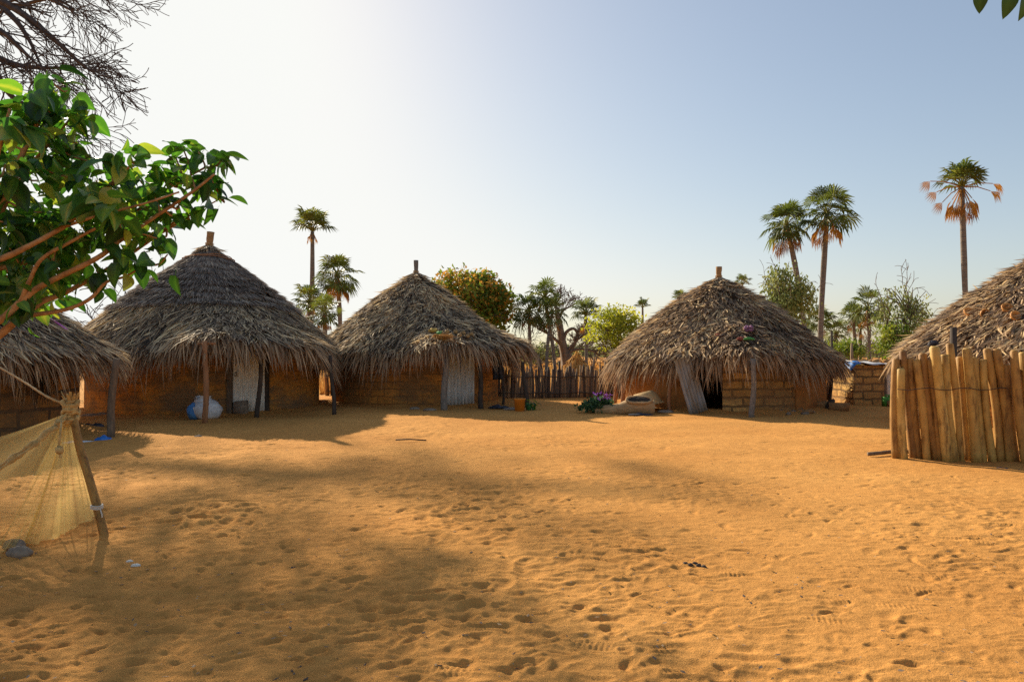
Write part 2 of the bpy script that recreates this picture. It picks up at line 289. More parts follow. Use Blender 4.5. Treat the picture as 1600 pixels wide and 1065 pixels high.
# ------------------------------------------------------------------ ground
def build_ground():
    rows = [-60, -30, -12, -5, -1, 1.0, 2.0]
    y = 2.6
    while y < 27: rows.append(y); y *= 1.0032
    while y < 4000: rows.append(y); y *= 1.06
    rows = np.array(rows)
    s = np.concatenate([[-40, -12, -5, -2.6, -1.8, -1.4, -1.15], np.linspace(-0.98, 0.98, 1000), [1.15, 1.4, 1.8, 2.6, 5, 12, 40]])
    w = np.maximum(rows, 2.6)
    X = s[None, :]*w[:, None]; Y = np.repeat(rows[:, None], len(s), 1)
    near = np.exp(-np.maximum(0, Y-6)/14.0)*(Y > 2.2)
    Z = 0.018*vnoise(X, Y, 1.7, 1)+0.016*vnoise(X, Y, 0.62, 2)
    patch = np.clip(0.65+0.75*vnoise(X, Y, 1.3, 9), 0.15, 1.4)*near
    left = np.clip(1.0-0.13*(X+1.0), 0.5, 1.35)
    dx, dy = X+0.09*vnoise(X, Y, 0.3, 21), Y+0.09*vnoise(X, Y, 0.3, 22)
    n3 = vnoise(dx, dy, 0.26, 3); n4 = vnoise(dx*0.8, dy*1.25, 0.13, 4); n5 = vnoise(X, Y, 0.06, 5)
    Z += patch*left*(0.012*(1-2*np.abs(n3))+0.013*(1-2*np.abs(n4))+0.007*n5)
    fine = np.clip((14-Y)/10, 0, 1)*(Y > 2.2); n6 = 1-2*np.abs(vnoise(dx*0.55, dy*1.25, 0.07, 7)); Z += fine*(0.0018*vnoise(X, Y, 0.03, 6)+0.0105*n6*np.clip(patch+0.2, 0, 1.2))
    # footprints: pressed ovals with a pushed-up rim
    r = np.random.default_rng(5)
    for _ in range(3400):
        yy = 2.7+19*r.random()**1.7; xx = r.uniform(-0.95, 0.95)*yy
        if xx > 1.0 and r.random() < 0.35: continue
        L, W = r.uniform(0.035, 0.12), r.uniform(0.02, 0.045); a = r.normal(0.15, 0.7); dep = 0.005+0.016*r.random()**2*(1.0 if xx < 0.3 else 0.62)
        i0, i1 = np.searchsorted(rows, [yy-0.32, yy+0.32]); j0, j1 = np.searchsorted(s, [(xx-0.35)/yy, (xx+0.35)/yy])
        if i1-i0 < 2 or j1-j0 < 2: continue
        x_, y_ = X[i0:i1, j0:j1]-xx, Y[i0:i1, j0:j1]-yy
        u, v = x_*cos(a)+y_*sin(a), -x_*sin(a)+y_*cos(a)
        v = v+0.25*u*u/L
        k = np.sqrt((u/L)**2+(v/W)**2)
        Z[i0:i1, j0:j1] += dep*(-np.exp(-1.1*k**2.4)+0.35*np.exp(-((k-1.45)/0.4)**2)*(0.6+0.4*np.sin(3*a+np.arctan2(v, u))))
    # sandal tread ribs in some prints on the right
    for _ in range(70):
        yy = 3.2+9*r.random()**1.3; xx = r.uniform(-0.1, 0.9)*yy; a = r.uniform(-0.5, 0.5)
        i0, i1 = np.searchsorted(rows, [yy-0.2, yy+0.2]); j0, j1 = np.searchsorted(s, [(xx-0.2)/yy, (xx+0.2)/yy])
        if i1-i0 < 2 or j1-j0 < 2: continue
        x_, y_ = X[i0:i1, j0:j1]-xx, Y[i0:i1, j0:j1]-yy
        u, v = x_*cos(a)+y_*sin(a), -x_*sin(a)+y_*cos(a)
        Z[i0:i1, j0:j1] += 0.003*np.sin(u*2*pi/0.03)*np.exp(-((u/0.13)**2+(v/0.05)**2)**2)
    # swept dirt thrown up round the hut walls
    for hx, hy, hr in ((-10.75, 13.4, 2.15), (-8.7, 20.2, 3.05), (-3.1, 22.8, 2.65), (6.2, 21.1, 2.9), (12.25, 15.0, 2.9)):
        d = np.hypot(X-hx, Y-hy)-hr
        Z += 0.10*np.exp(-(d/0.32)**2)*(0.6+0.4*vnoise(X, Y, 0.5, 31))
    Z += 0.10*np.exp(-((X+5.4)/0.9)**2-((Y-23.6)/1.2)**2)
    Z[Y > 40] *= 0.3
    nR, nC = X.shape
    i = np.arange(nR-1)[:, None]*nC; j = np.arange(nC-1)[None]
    q = np.stack([i+j, i+j+1, i+nC+j+1, i+nC+j], -1).reshape(-1, 4)
    b = MB(); b.add(np.stack([X, Y, Z], -1).reshape(-1, 3), q)
    tag(b.build('ground', M_SAND), kind='structure')
build_ground()

# ------------------------------------------------------------------ huts
class Roof:
    def __init__(s, r, ze, za, p, bumps=()):
        s.r, s.ze, s.za, s.p, s.bumps = r, ze, za, p, bumps     # bumps: (angle, width, extra radius, extra height)
    def reach(s, th):
        R_, Z_ = np.full_like(th, s.r), np.full_like(th, s.ze)
        R_ = R_*(1+0.015*np.sin(5*th+s.r*7)+0.012*np.sin(11*th))
        for a, w, dr, dz in s.bumps:
            d = (th-a+pi) % (2*pi)-pi; g = np.exp(-(d/w)**4); R_ = R_+dr*g; Z_ = Z_+dz*g
        return R_, Z_
    def pt(s, th, t):
        R_, Z_ = s.reach(th)
        q = np.clip((t-0.55)/0.45, 0, 1.5); q = q*q*(1.6-0.6*q)
        rad = s.r*t+(R_-s.r)*q
        z = s.za-(s.za-s.ze)*np.power(np.maximum(t, 1e-4), s.p)+(Z_-s.ze)*q
        z = z+0.035*np.sin(th*7+t*9)*t
        return np.stack([rad*np.cos(th), rad*np.sin(th), z], -1)
    def frame(s, th, t):
        e = 1e-3
        T = norm(s.pt(th, t+e)-s.pt(th, t-e)); A = s.pt(th+e, t)-s.pt(th-e, t); S = norm(A)
        N = norm(np.cross(S, T)); N = np.where(N[:, 2:3] < 0, -N, N)
        return T, S, N
def strips(mb, roof, th, t, L, W, yaw, lift, curl, grav, tint, roll=None):
    P = roof.pt(th, t); T, S, N = roof.frame(th, np.minimum(t, 1.0))
    D = norm(T*np.cos(yaw)[:, None]+S*np.sin(yaw)[:, None]); B = norm(np.cross(N, D))
    if roll is not None: B = norm(B+N*roll[:, None])
    n = len(th); U = np.array([0, 0.36, 0.72, 1.0]); WW = np.array([0.75, 1.0, 0.72, 0.06])
    ctr = P[:, None]+D[:, None]*(L[:, None]*U)[..., None]+N[:, None]*(lift[:, None]*U+0.012+curl[:, None]*U*U)[..., None]
    ctr = ctr+S[:, None]*((rng.normal(0, 0.10, n)*L)[:, None]*U*U)[..., None]
    ctr[..., 2] -= grav[:, None]*U*U
    h = (W[:, None]*WW*0.5)[..., None]
    v = np.stack([ctr-B[:, None]*h, ctr+B[:, None]*h], 2).reshape(-1, 3)
    base = np.arange(n)[:, None]*8; k = np.arange(3)[None]*2
    q = np.stack([base+k, base+k+1, base+k+3, base+k+2], -1).reshape(-1, 4)
    mb.add(v, q, None, np.repeat(tint, 8))
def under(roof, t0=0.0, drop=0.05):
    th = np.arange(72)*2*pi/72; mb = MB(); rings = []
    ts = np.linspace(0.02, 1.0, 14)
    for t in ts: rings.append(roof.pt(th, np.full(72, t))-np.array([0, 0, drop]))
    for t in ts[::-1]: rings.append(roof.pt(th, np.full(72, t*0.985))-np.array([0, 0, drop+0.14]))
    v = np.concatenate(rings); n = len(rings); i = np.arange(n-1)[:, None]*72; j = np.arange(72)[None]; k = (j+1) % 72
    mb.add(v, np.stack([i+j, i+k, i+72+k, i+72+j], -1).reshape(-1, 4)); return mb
def thatch(roof, n, W, L, back=0.5, t0=0.0, messy=1.0):
    mb = MB()
    t = np.sqrt(rng.uniform(t0*t0, 1.0, n)); th = rng.uniform(-pi, pi, n)
    keep = (np.sin(th) < 0.35) | (rng.random(n) < back); t, th = t[keep], th[keep]; m = len(t)
    yaw = rng.normal(0, 0.30*messy, m)+0.35*vnoise(th*3, t*4, 1.0, 77)
    ln = L*rng.uniform(0.6, 1.35, m); ln = np.minimum(ln, 0.15+ln*(0.35+t))
    ti = np.clip(0.48+0.30*rng.normal(size=m)+0.24*vnoise(th*4, t*6, 1.0, 78)+0.25*(rng.random(m) > 0.93), 0, 1)
    strips(mb, roof, th, t*0.985, ln, W*rng.uniform(0.6, 1.4, m), yaw, np.abs(rng.normal(0.02, 0.035, m))*messy, rng.normal(0.0, 0.05, m)*messy, np.full(m, 0.03), ti, rng.normal(0, 0.55, m))
    return mb
def courses(roof, k, t0, t1, per, W, L):
    """tight grass thatch laid in stepped rings"""
    mb = MB()
    for c in range(k):
        t = t0+(t1-t0)*(c/(k-1)) if k > 1 else t0
        m = int(per*(0.25+t)); th = rng.uniform(-pi, pi, m)
        wv = 0.010*np.sin(th*3+c)+0.006*np.sin(th*7+c*2)+rng.normal(0, 0.005, m)
        ti = np.clip(0.48+0.2*rng.normal(size=m)+0.12*vnoise(th*3, th*0+c, 1.0, 50), 0, 1)
        strips(mb, roof, th, np.clip(t+wv, 0.01, 1), L*rng.uniform(0.8, 1.2, m), W*rng.uniform(0.7, 1.4, m), rng.normal(0, 0.12, m), np.abs(rng.normal(0.135, 0.03, m))*min(1, 0.12+t*2.0), rng.normal(-0.02, 0.02, m), np.full(m, 0.02), ti, rng.normal(0, 0.5, m))
    return mb
def fringe(roof, n, W, L):
    mb = MB(); th = rng.uniform(-pi, pi, n); keep = (np.sin(th) < 0.3) | (rng.random(n) < 0.5); th = th[keep]; m = len(th)
    clump = 1+0.30*vnoise(th*9, th*0, 1.0, 61)+0.15*vnoise(th*31, th*0, 1.0, 62)
    t = 1-0.2*rng.random(m)**1.3
    ti = np.clip(0.45+0.2*rng.normal(size=m), 0, 1)
    ln = L*rng.uniform(0.55, 1.25, m)*clump
    strips(mb, roof, th, t, ln*0.75, W*rng.uniform(0.6, 1.3, m), rng.normal(0, 0.25, m), rng.normal(-0.02, 0.06, m), rng.normal(0, 0.06, m), ln*rng.uniform(0.25, 0.75, m), ti, rng.normal(0, 0.8, m))
    return mb
def ring_wall(Rw, H, th_door, w_door, h_door, thick=0.2, a0=-pi, a1=pi, out=0.0):
    """mud wall shell between two angles with a door hole; uv in metres"""
    dd = (w_door/2)/Rw if w_door else 0
    th = np.linspace(a0, a1, int((a1-a0)/(2*pi)*120)+1)
    if w_door: th = np.sort(np.concatenate([th[np.abs(th-th_door) > dd*1.02], [th_door-dd, th_door+dd]]))
    zs = [-0.15, h_door, H] if w_door else [-0.15, H*0.5, H]
    mb = MB(); v, q, uv = [], [], []; n = len(th)
    for ri, rr in enumerate((Rw+out, Rw-thick)):
        for z in zs:
            wob = 0.012*np.sin(th*9+z*5)+0.008*np.sin(th*23+z*11)
            for a, o in zip(th, wob): v.append(((rr+o)*cos(a), (rr+o)*sin(a), z)); uv.append((a*Rw+50, z+10))
    idx = lambda l, z, i: (l*3+z)*n+i
    for i in range(n-1):
        mid = (th[i]+th[i+1])/2
        for z in range(2):
            if w_door and z == 0 and abs(mid-th_door) < dd: 
                q.append((idx(0, 1, i), idx(0, 1, i+1), idx(1, 1, i+1), idx(1, 1, i))); continue
            q.append((idx(0, z, i), idx(0, z, i+1), idx(0, z+1, i+1), idx(0, z+1, i)))
            q.append((idx(1, z, i+1), idx(1, z, i), idx(1, z+1, i), idx(1, z+1, i+1)))
        q.append((idx(0, 2, i), idx(0, 2, i+1), idx(1, 2, i+1), idx(1, 2, i)))
    if w_door:
        for e in (th_door-dd, th_door+dd):
            i = int(np.argmin(np.abs(th-e))); q.append((idx(0, 0, i), idx(1, 0, i), idx(1, 1, i), idx(0, 1, i)))
    if a1-a0 < 2*pi-0.01:
        for i in (0, n-1):
            for z in range(2): q.append((idx(0, z, i), idx(1, z, i), idx(1, z+1, i), idx(0, z+1, i)))
    mb.add(v, q, None, 0.5, uv); return mb
def tin_sheet(w, h, pitch=0.076, amp=0.011, top_jag=0.0):
    n = int(w/pitch*8); xs = np.linspace(-w/2, w/2, n); ys = amp*np.sin(xs/pitch*2*pi); zs = np.linspace(0, h, 6); v, q = [], []
    for off in (0.0, 0.004):
        for z in zs:
            for x, y_ in zip(xs, ys): v.append((x, y_+off+0.006*sin(z*2.3+x*3), z))
    idx = lambda l, k, i: (l*6+k)*n+i
    for k in range(5):
        for i in range(n-1):
            q.append((idx(0, k, i), idx(0, k, i+1), idx(0, k+1, i+1), idx(0, k+1, i))); q.append((idx(1, k, i+1), idx(1, k, i), idx(1, k+1, i), idx(1, k+1, i+1)))
        for i in (0, n-1): q.append((idx(0, k, i), idx(1, k, i), idx(1, k+1, i), idx(0, k+1, i)))
    for k in (0, 5):
        for i in range(n-1): q.append((idx(0, k, i), idx(1, k, i), idx(1, k, i+1), idx(0, k, i+1)))
    return MB().add(v, q)
def post(px, pyb, pyt, hut, rad, mat, lean=0.0, name='porch_post', leany=0.0, n=7, depth=None):
    """a porch post whose foot stands at photo pixel (px, pyb)"""
    g = gd(px, pyb) if depth is None else np.array([(px-800)/F*depth, depth, 0])
    h = CAMH+(HOR-pyt)/F*g[1]
    pts = [g+np.array([lean*u+0.025*sin(u*5+px)*min(1, u*4), leany*u, -0.08+(h+0.08)*u]) for u in np.linspace(0, 1, 9)]
    loc = np.array(hut.location)
    mb = MB().tube(np.array(pts)-loc, rad*np.linspace(1.08, 0.88, 9), 9, wob=0.06)
    return mb.build(name, mat, hut)
def finial(hut, za, h, r, wrap, lean=0.02):
    mb = MB().tube([(lean*u, 0, za-0.25+(h+0.25)*u) for u in np.linspace(0, 1, 8)], r*np.array([1.3, 1.15, 1.05, 0.95, 0.92, 0.95, 1.0, 1.05]), 10, wob=0.07)
    o = mb.build('roof_finial', wrap, hut)
    tip = MB()
    for k in range(4): tip.tube([((r+0.012)*cos(a)+lean*0.5, (r+0.012)*sin(a), za+0.02+0.035*k+0.012*sin(a*2)) for a in np.linspace(0, 2*pi, 15)], 0.011, 5)
    tip.build('rope_binding', M_ROPE, o)
    cone = MB(); n = 240; th = rng.uniform(-pi, pi, n)
    rf = Roof(0.42, za-0.16, za+0.12, 1.0); strips(cone, rf, th, rng.uniform(0.2, 0.7, n), np.full(n, 0.26), np.full(n, 0.03), rng.normal(0, 0.12, n), np.full(n, 0.01), np.zeros(n), np.full(n, 0.0), rng.uniform(0.2, 0.8, n))
    cone.build('roof_cap', M_THATCH, hut)

HG = 'round thatched huts'
# --- hut at the left edge
h0 = empty('thatched_hut', (-10.75, 13.4, 0), 'thatched hut of large mud blocks at the left edge, partly behind the leafy branches', 'hut', HG)
ring_wall(2.15, 1.9, -2.4, 0.8, 1.7).build('wall', M_WALL0, h0, False)
rf0 = Roof(2.70, 1.66, 3.05, 1.5)
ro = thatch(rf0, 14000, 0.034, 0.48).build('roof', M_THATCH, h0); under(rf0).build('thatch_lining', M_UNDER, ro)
fringe(rf0, 5500, 0.034, 0.66).build('eave_fringe', M_FRINGE, ro)
post(172, 685, 560, h0, 0.065, M_POST, 0.10)
finial(h0, 3.05, 0.35, 0.07, M_POST)
mb = MB(); rr = np.random.default_rng(3)
for k in range(55):
    a = rr.uniform(-0.5, -0.2); p0 = np.array([2.55*cos(a), 2.55*sin(a), 1.45+rr.uniform(-.1, .1)]); d = np.array([rr.normal(-0.05, .08), rr.normal(0, .08), -rr.uniform(0.5, 0.95)])
    s_ = np.array([0.03, -0.02, 0])*rr.uniform(.6, 1.4); m_ = p0+d*0.5+rr.normal(0, .03, 3)
    mb.add([p0-s_, p0+s_, m_+s_, m_-s_, p0+d], [(0, 1, 2, 3)], [(3, 2, 4)], rr.random())
mb.build('hanging_palm_screen', M_FRINGE, h0)

# --- the tall hut
h1 = empty('thatched_hut', (-8.7, 20.2, 0), 'tallest thatched hut, with stepped rings of dark grass thatch and a whitish tin door', 'hut', HG)
def door_ang(px, hx, hy, Rw):            # angle on the wall that shows at photo column px
    best = min((abs(800+F*(hx+Rw*cos(a))/(hy+Rw*sin(a))-px), a) for a in np.linspace(-pi*0.98, -0.02, 1200)); return best[1]
da1 = door_ang(389, -8.7, 20.2, 3.05)
ring_wall(3.05, 2.02, da1, 0.92, 1.95).build('wall', M_WALL1, h1, False)
rf1 = Roof(3.45, 1.76, 4.58, 1.12, ((-0.87, 0.50, 1.10, 0.05), (-1.20, 0.17, 0.20, 0.12)))
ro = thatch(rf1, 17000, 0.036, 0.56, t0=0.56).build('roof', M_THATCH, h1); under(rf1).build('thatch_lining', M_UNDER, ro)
courses(rf1, 10, 0.015, 0.62, 4200, 0.026, 0.42).build('grass_courses', M_GRASSTH, ro)
fringe(rf1, 9000, 0.038, 0.86).build('eave_fringe', M_FRINGE, ro)
rb = MB()
for z, j in ((0.17, 0.0), (0.19, 1.2)):
    th = np.linspace(0, 2*pi, 60); rb.tube(rf1.pt(th, z+0.012*np.sin(th*2+j))+np.array([0, 0, 0.10]), 0.014, 5)
rb.build('rope_ring', M_POST_RED, ro)
finial(h1, 4.55, 0.46, 0.10, M_CLAYBRICK, 0.05)
def put_door(hut, Rw, ang, sheet, mat, out=0.03, lean=0.0, handle=True, z0=0.03):
    o = sheet.build('door', mat, hut); o.location = ((Rw+out)*cos(ang), (Rw+out)*sin(ang), z0); o.rotation_euler = (lean, 0, ang+pi/2)
    return o
dr = put_door(h1, 3.0, da1, tin_sheet(0.84, 1.85, 0.105, 0.020), M_TIN)
mb = MB().tube([(-0.33, -0.03, 0.98+0.05*sin(a)) if k < 0 else (-0.33+0.03*cos(a), -0.025, 0.98+0.05*sin(a)) for k, a in enumerate(np.linspace(0, 2*pi, 12))], 0.008, 5); mb.build('handle', M_POST_DARK, dr)
for k, sg in enumerate((-1, 1)):
    a = da1+sg*(0.47/3.05); MB().box((0, 0, 0.92), (0.06, 0.05, 1.0), jit=0.008).build('door_frame', M_POST if sg < 0 else M_POST_DARK, h1, False, loc=(3.07*cos(a), 3.07*sin(a), 0))
post(320, 661, 532, h1, 0.06, M_POST_RED, 0.02); post(401, 652, 545, h1, 0.055, M_POST_DARK, 0.12); post(522, 648, 555, h1, 0.05, M_POST_DARK, -0.08)
g = gd(320, 661); MB().tube([(g[0]+8.7-0.18, g[1]-20.2+.05, 1.76), (g[0]+8.7+0.05, g[1]-20.2+0.07, 1.77), (g[0]+8.7+0.2, g[1]-20.2+0.1, 1.76)], 0.03, 7).build('eave_pole', M_POST_RED, h1)

# --- the middle hut
h2 = empty('thatched_hut', (-3.1, 22.8, 0), 'thatched hut with orange mud walls and an orange flowering tree behind its roof', 'hut', HG)
da2 = door_ang(718, -3.1, 22.8, 2.65)
ring_wall(2.65, 1.86, da2, 0.9, 1.75).build('wall', M_WALL2, h2, False)
rf2 = Roof(2.95, 1.72, 4.05, 1.2, ((-1.0, 0.46, 1.0, 0.0), (-0.60, 0.20, 0.75, 0.12), (-1.24, 0.22, 0.1, 0.10)))
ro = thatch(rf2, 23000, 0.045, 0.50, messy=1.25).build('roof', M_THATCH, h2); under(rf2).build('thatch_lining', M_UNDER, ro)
fringe(rf2, 7500, 0.038, 0.80).build('eave_fringe', M_FRINGE, ro)
finial(h2, 4.05, 0.48, 0.075, M_POST_GREY, -0.01)
put_door(h2, 2.66, da2, tin_sheet(0.95, 1.78, 0.12, 0.030), M_TIN_BLUE, 0.05)
post(694, 644, 560, h2, 0.085, M_POST_GREY, 0.05, depth=18.9); post(752, 638, 570, h2, 0.07, M_POST_DARK, -0.05, depth=19.7); post(824, 639, 565, h2, 0.06, M_POST_DARK, -0.12, depth=19.9)
post(786, 634, 575, h2, 0.04, M_POST_DARK, 0.0, depth=21.0)
# --- the right-hand hut
h3 = empty('thatched_hut', (6.2, 21.1, 0), 'low wide thatched hut with pale block wall and an open dark doorway', 'hut', HG)
da3 = door_ang(1105, 6.2, 21.1, 2.9)
ring_wall(2.9, 1.66, da3, 0.78, 1.5).build('wall', M_WALL3, h3, False)
ring_wall(2.9, 1.60, None, 0, 0, 0.02, -pi, da3-0.16, 0.035).build('rendered_wall', M_PLASTER3, h3, False)
ring_wall(2.9, 1.60, None, 0, 0, 0.02, door_ang(1242, 6.2, 21.1, 2.9), 0.9, 0.035).build('rendered_wall', M_PLASTER3, h3, False)
rf3 = Roof(3.08, 1.52, 3.72, 1.28, ((-1.64, 0.2, 0.55, 0.10), (-1.9, 0.6, 0.15, 0.0)))
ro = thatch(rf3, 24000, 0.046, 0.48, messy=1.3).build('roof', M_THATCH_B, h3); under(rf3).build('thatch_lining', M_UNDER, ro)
fringe(rf3, 8000, 0.038, 0.78).build('eave_fringe', M_FRINGE, ro)
finial(h3, 3.72, 0.40, 0.085, M_CLAYBRICK, 0.0)
d3 = tin_sheet(0.56, 1.46, 0.10, 0.022).build('door', M_TIN_RUST, h3)
g = at(1092, 645, 17.95); d3.location = (g[0]-6.2, g[1]-21.1, 0.02); d3.rotation_euler = (R(-8), R(-13), R(24))
post(1046, 643, 580, h3, 0.045, M_POST_RED, 0.04); post(1174, 652, 560, h3, 0.065, M_POST_GREY, 0.06); post(1208, 640, 560, h3, 0.085, M_POST_DARK, 0.0)
post(961, 626, 560, h3, 0.055, M_POST_RED, 0.0, depth=21.2); post(973, 628, 560, h3, 0.06, M_POST_RED, 0.0, depth=20.2); post(1298, 632, 580, h3, 0.05, M_POST_DARK, 0.0, depth=20.5)
# --- hut at the right edge
h4 = empty('thatched_hut', (12.25, 15.0, 0), 'thatched hut at the right edge, rising behind the fence of peeled poles', 'hut', HG)
ring_wall(2.9, 1.9, -2.2, 0.8, 1.7).build('wall', M_WALL2, h4, False)
rf4 = Roof(3.55, 1.55, 4.0, 1.38)
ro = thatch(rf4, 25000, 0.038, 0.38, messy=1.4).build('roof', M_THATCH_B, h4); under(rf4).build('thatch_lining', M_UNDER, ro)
fringe(rf4, 3000, 0.05, 0.55).build('eave_fringe', M_FRINGE, ro)
finial(h4, 4.0, 0.4, 0.085, M_CLAYBRICK)
g = at(1488, 560, 12.6); MB().tube([(g[0]-12.25, g[1]-15, -0.1), (g[0]-12.25+.02, g[1]-15, 1.0), (g[0]-12.25+0.02, g[1]-15, 2.02)], 0.055, 8, wob=0.05).build('porch_post', M_POST_DARK, h4)

# ------------------------------------------------------------------ fences
ff = empty('pole_fence', (6.6, 10.3, 0), 'fence of thick peeled yellow poles in front of the right edge hut', 'fence')
PL = [(1400, 562, 1400, 715), (1409, 549, 1426, 715), (1407, 577, 1411, 716), (1424, 561, 1438, 716), (1433, 563, 1449, 718), (1440, 554, 1461, 717), (1454, 564, 1470, 718), (1460, 543, 1481, 720), (1476, 556, 1491, 719), (1485, 538, 1502, 719), (1500, 559, 1513, 718), (1509, 546, 1524, 720), (1522, 560, 1535, 720), (1534, 563, 1549, 720), (1544, 546, 1565, 721), (1556, 547, 1577, 721), (1574, 571, 1588, 722), (1582, 549, 1600, 724), (1598, 552, 1613, 724), (1612, 560, 1624, 725), (1622, 548, 1638, 725), (1640, 556, 1652, 726)]
FB = np.array([6.6, 10.3, 0])
for k, (tx, ty, bx, by) in enumerate(PL):
    b0 = gd(bx, by); d = b0[1]; t0_ = at(tx, ty, d); rad = random.uniform(0.052, 0.072)
    mid = b0+np.array([random.uniform(-.02, .02), random.uniform(-.02, .02), 0])
    us = np.linspace(-0.06, 1, 9)
    bow = random.uniform(-0.035, 0.035); off = random.uniform(-0.05, 0.05)
    pts = [b0*(1-u)+t0_*u+np.array([bow*sin(pi*max(u, 0)), off*(1 if k % 2 else -1)*0.6, 0]) for u in us]
    rads = rad*(1.0+0.05*np.sin(us*7+k))*np.linspace(1.03, 0.93, 9)
    pts.append(pts[-1]+np.array([0.0, 0, rad*0.35])); rads = np.append(rads, rads[-1]*0.62)
    MB().tube(np.array(pts)-FB, rads, 14, a=random.uniform(0.05, 0.8), wob=0.02).build('pole', M_POLE, ff)
mb = MB(); pts = [at(1396+i*16, 607+2*sin(i*1.7), 10.33-0.02*i*0.6)+np.array([0, -0.11, 0]) for i in range(17)]
mb.tube(np.array(pts)-FB, 0.006, 5); mb.build('binding_wire', M_POST_DARK, ff)
mb = MB().tube(np.array([gd(1356, 712)+[0, 0, 0.03], gd(1375, 712)+[0, 0, 0.045], gd(1402, 712)+[0, 0.12, 0.05], gd(1640, 716)+[0, 0.16, 0.06]])-FB, 0.03, 7, wob=0.06); mb.build('bottom_rail', M_POST, ff)

def stake_fence(name, label, p0, p1, n, hmin, hmax, rad, group='grey stake fences', tall=0.0):
    p0, p1 = np.array(p0, float), np.array(p1, float); root = empty(name, (p0+p1)/2, label, 'fence', group); c = (p0+p1)/2
    for k in range(n):
        b = p0+(p1-p0)*(k+random.uniform(-.25, .25))/(n-1); h = random.uniform(hmin, hmax)+(tall if random.random() < 0.14 else 0)
        lx, ly = random.uniform(-.06, .06), random.uniform(-.05, .05); r_ = rad*random.uniform(0.7, 1.35)
        pts = [b+np.array([lx*u+0.015*sin(5*u+k), ly*u, -0.1+(h+0.1)*u]) for u in np.linspace(0, 1, 5)]
        MB().tube(np.array(pts)-c, r_*np.array([1.1, 1.05, 1.0, 0.95, 0.6]), 6, a=random.uniform(0, 0.9)).build('stake', M_STAKE, root)
    for z in (0.16, 0.72):
        pts = [p0+(p1-p0)*u+np.array([0, -rad*1.3, z+0.02*sin(u*23)]) for u in np.linspace(0, 1, 24)]
        MB().tube(np.array(pts)-c, 0.018, 5, a=0.15).build('cross_rail', M_STAKE, root)
    return root
stake_fence('stake_fence', 'grey stake fence across the gap between middle hut and low wide hut', (-0.5, 23.9, 0), (3.95, 24.4, 0), 88, 0.88, 1.12, 0.044, tall=0.25)
stake_fence('stake_fence', 'short stretch of stake fence in the gap between tallest hut and middle hut', (-6.6, 25.0, 0), (-4.9, 25.2, 0), 24, 0.85, 1.1, 0.042)
stake_fence('stake_fence', 'tall orange brown stake fence between low wide hut and brick shed', (9.5, 23.6, 0), (11.3, 23.3, 0), 20, 1.15, 1.55, 0.055, tall=0.35)

# ------------------------------------------------------------------ palms
def fan(mb, H, D, N, rad, n=16, spread=2.1, droop=0.15, tint=0.5):
    D = D/np.linalg.norm(D); S = np.cross(N, D); S /= np.linalg.norm(S); N = np.cross(D, S)
    ph = np.linspace(-spread, spread, n); L = rad*(1-0.18*(np.abs(ph)/spread)**2)*rng.uniform(0.88, 1.1, n)
    d = np.cos(ph)[:, None]*D+np.sin(ph)[:, None]*S; s_ = -np.sin(ph)[:, None]*D+np.cos(ph)[:, None]*S
    hw = (2*spread/n)*0.47*L*0.55
    fold = N[None]*(0.08*np.where(np.arange(n) % 2, 1, -1)*rad*0.6)[:, None]
    mid = H+d*(L*0.58)[:, None]+N*(0.10*rad)
    tip = H+d*L[:, None]+N*(0.02*rad); tip[:, 2] -= droop*L
    cup = N[None]*(0.03*rad)
    a = H+d*(0.03*rad)
    v = np.stack([a, mid-s_*hw[:, None]+fold*0.5, tip, mid+s_*hw[:, None]-fold*0.5], 1).reshape(-1, 3)
    b = np.arange(n)[:, None]*4
    mb.add(v, b+np.array([[0, 1, 2, 3]]), None, np.repeat(np.clip(tint+rng.normal(0, 0.08, n), 0, 1), 4))
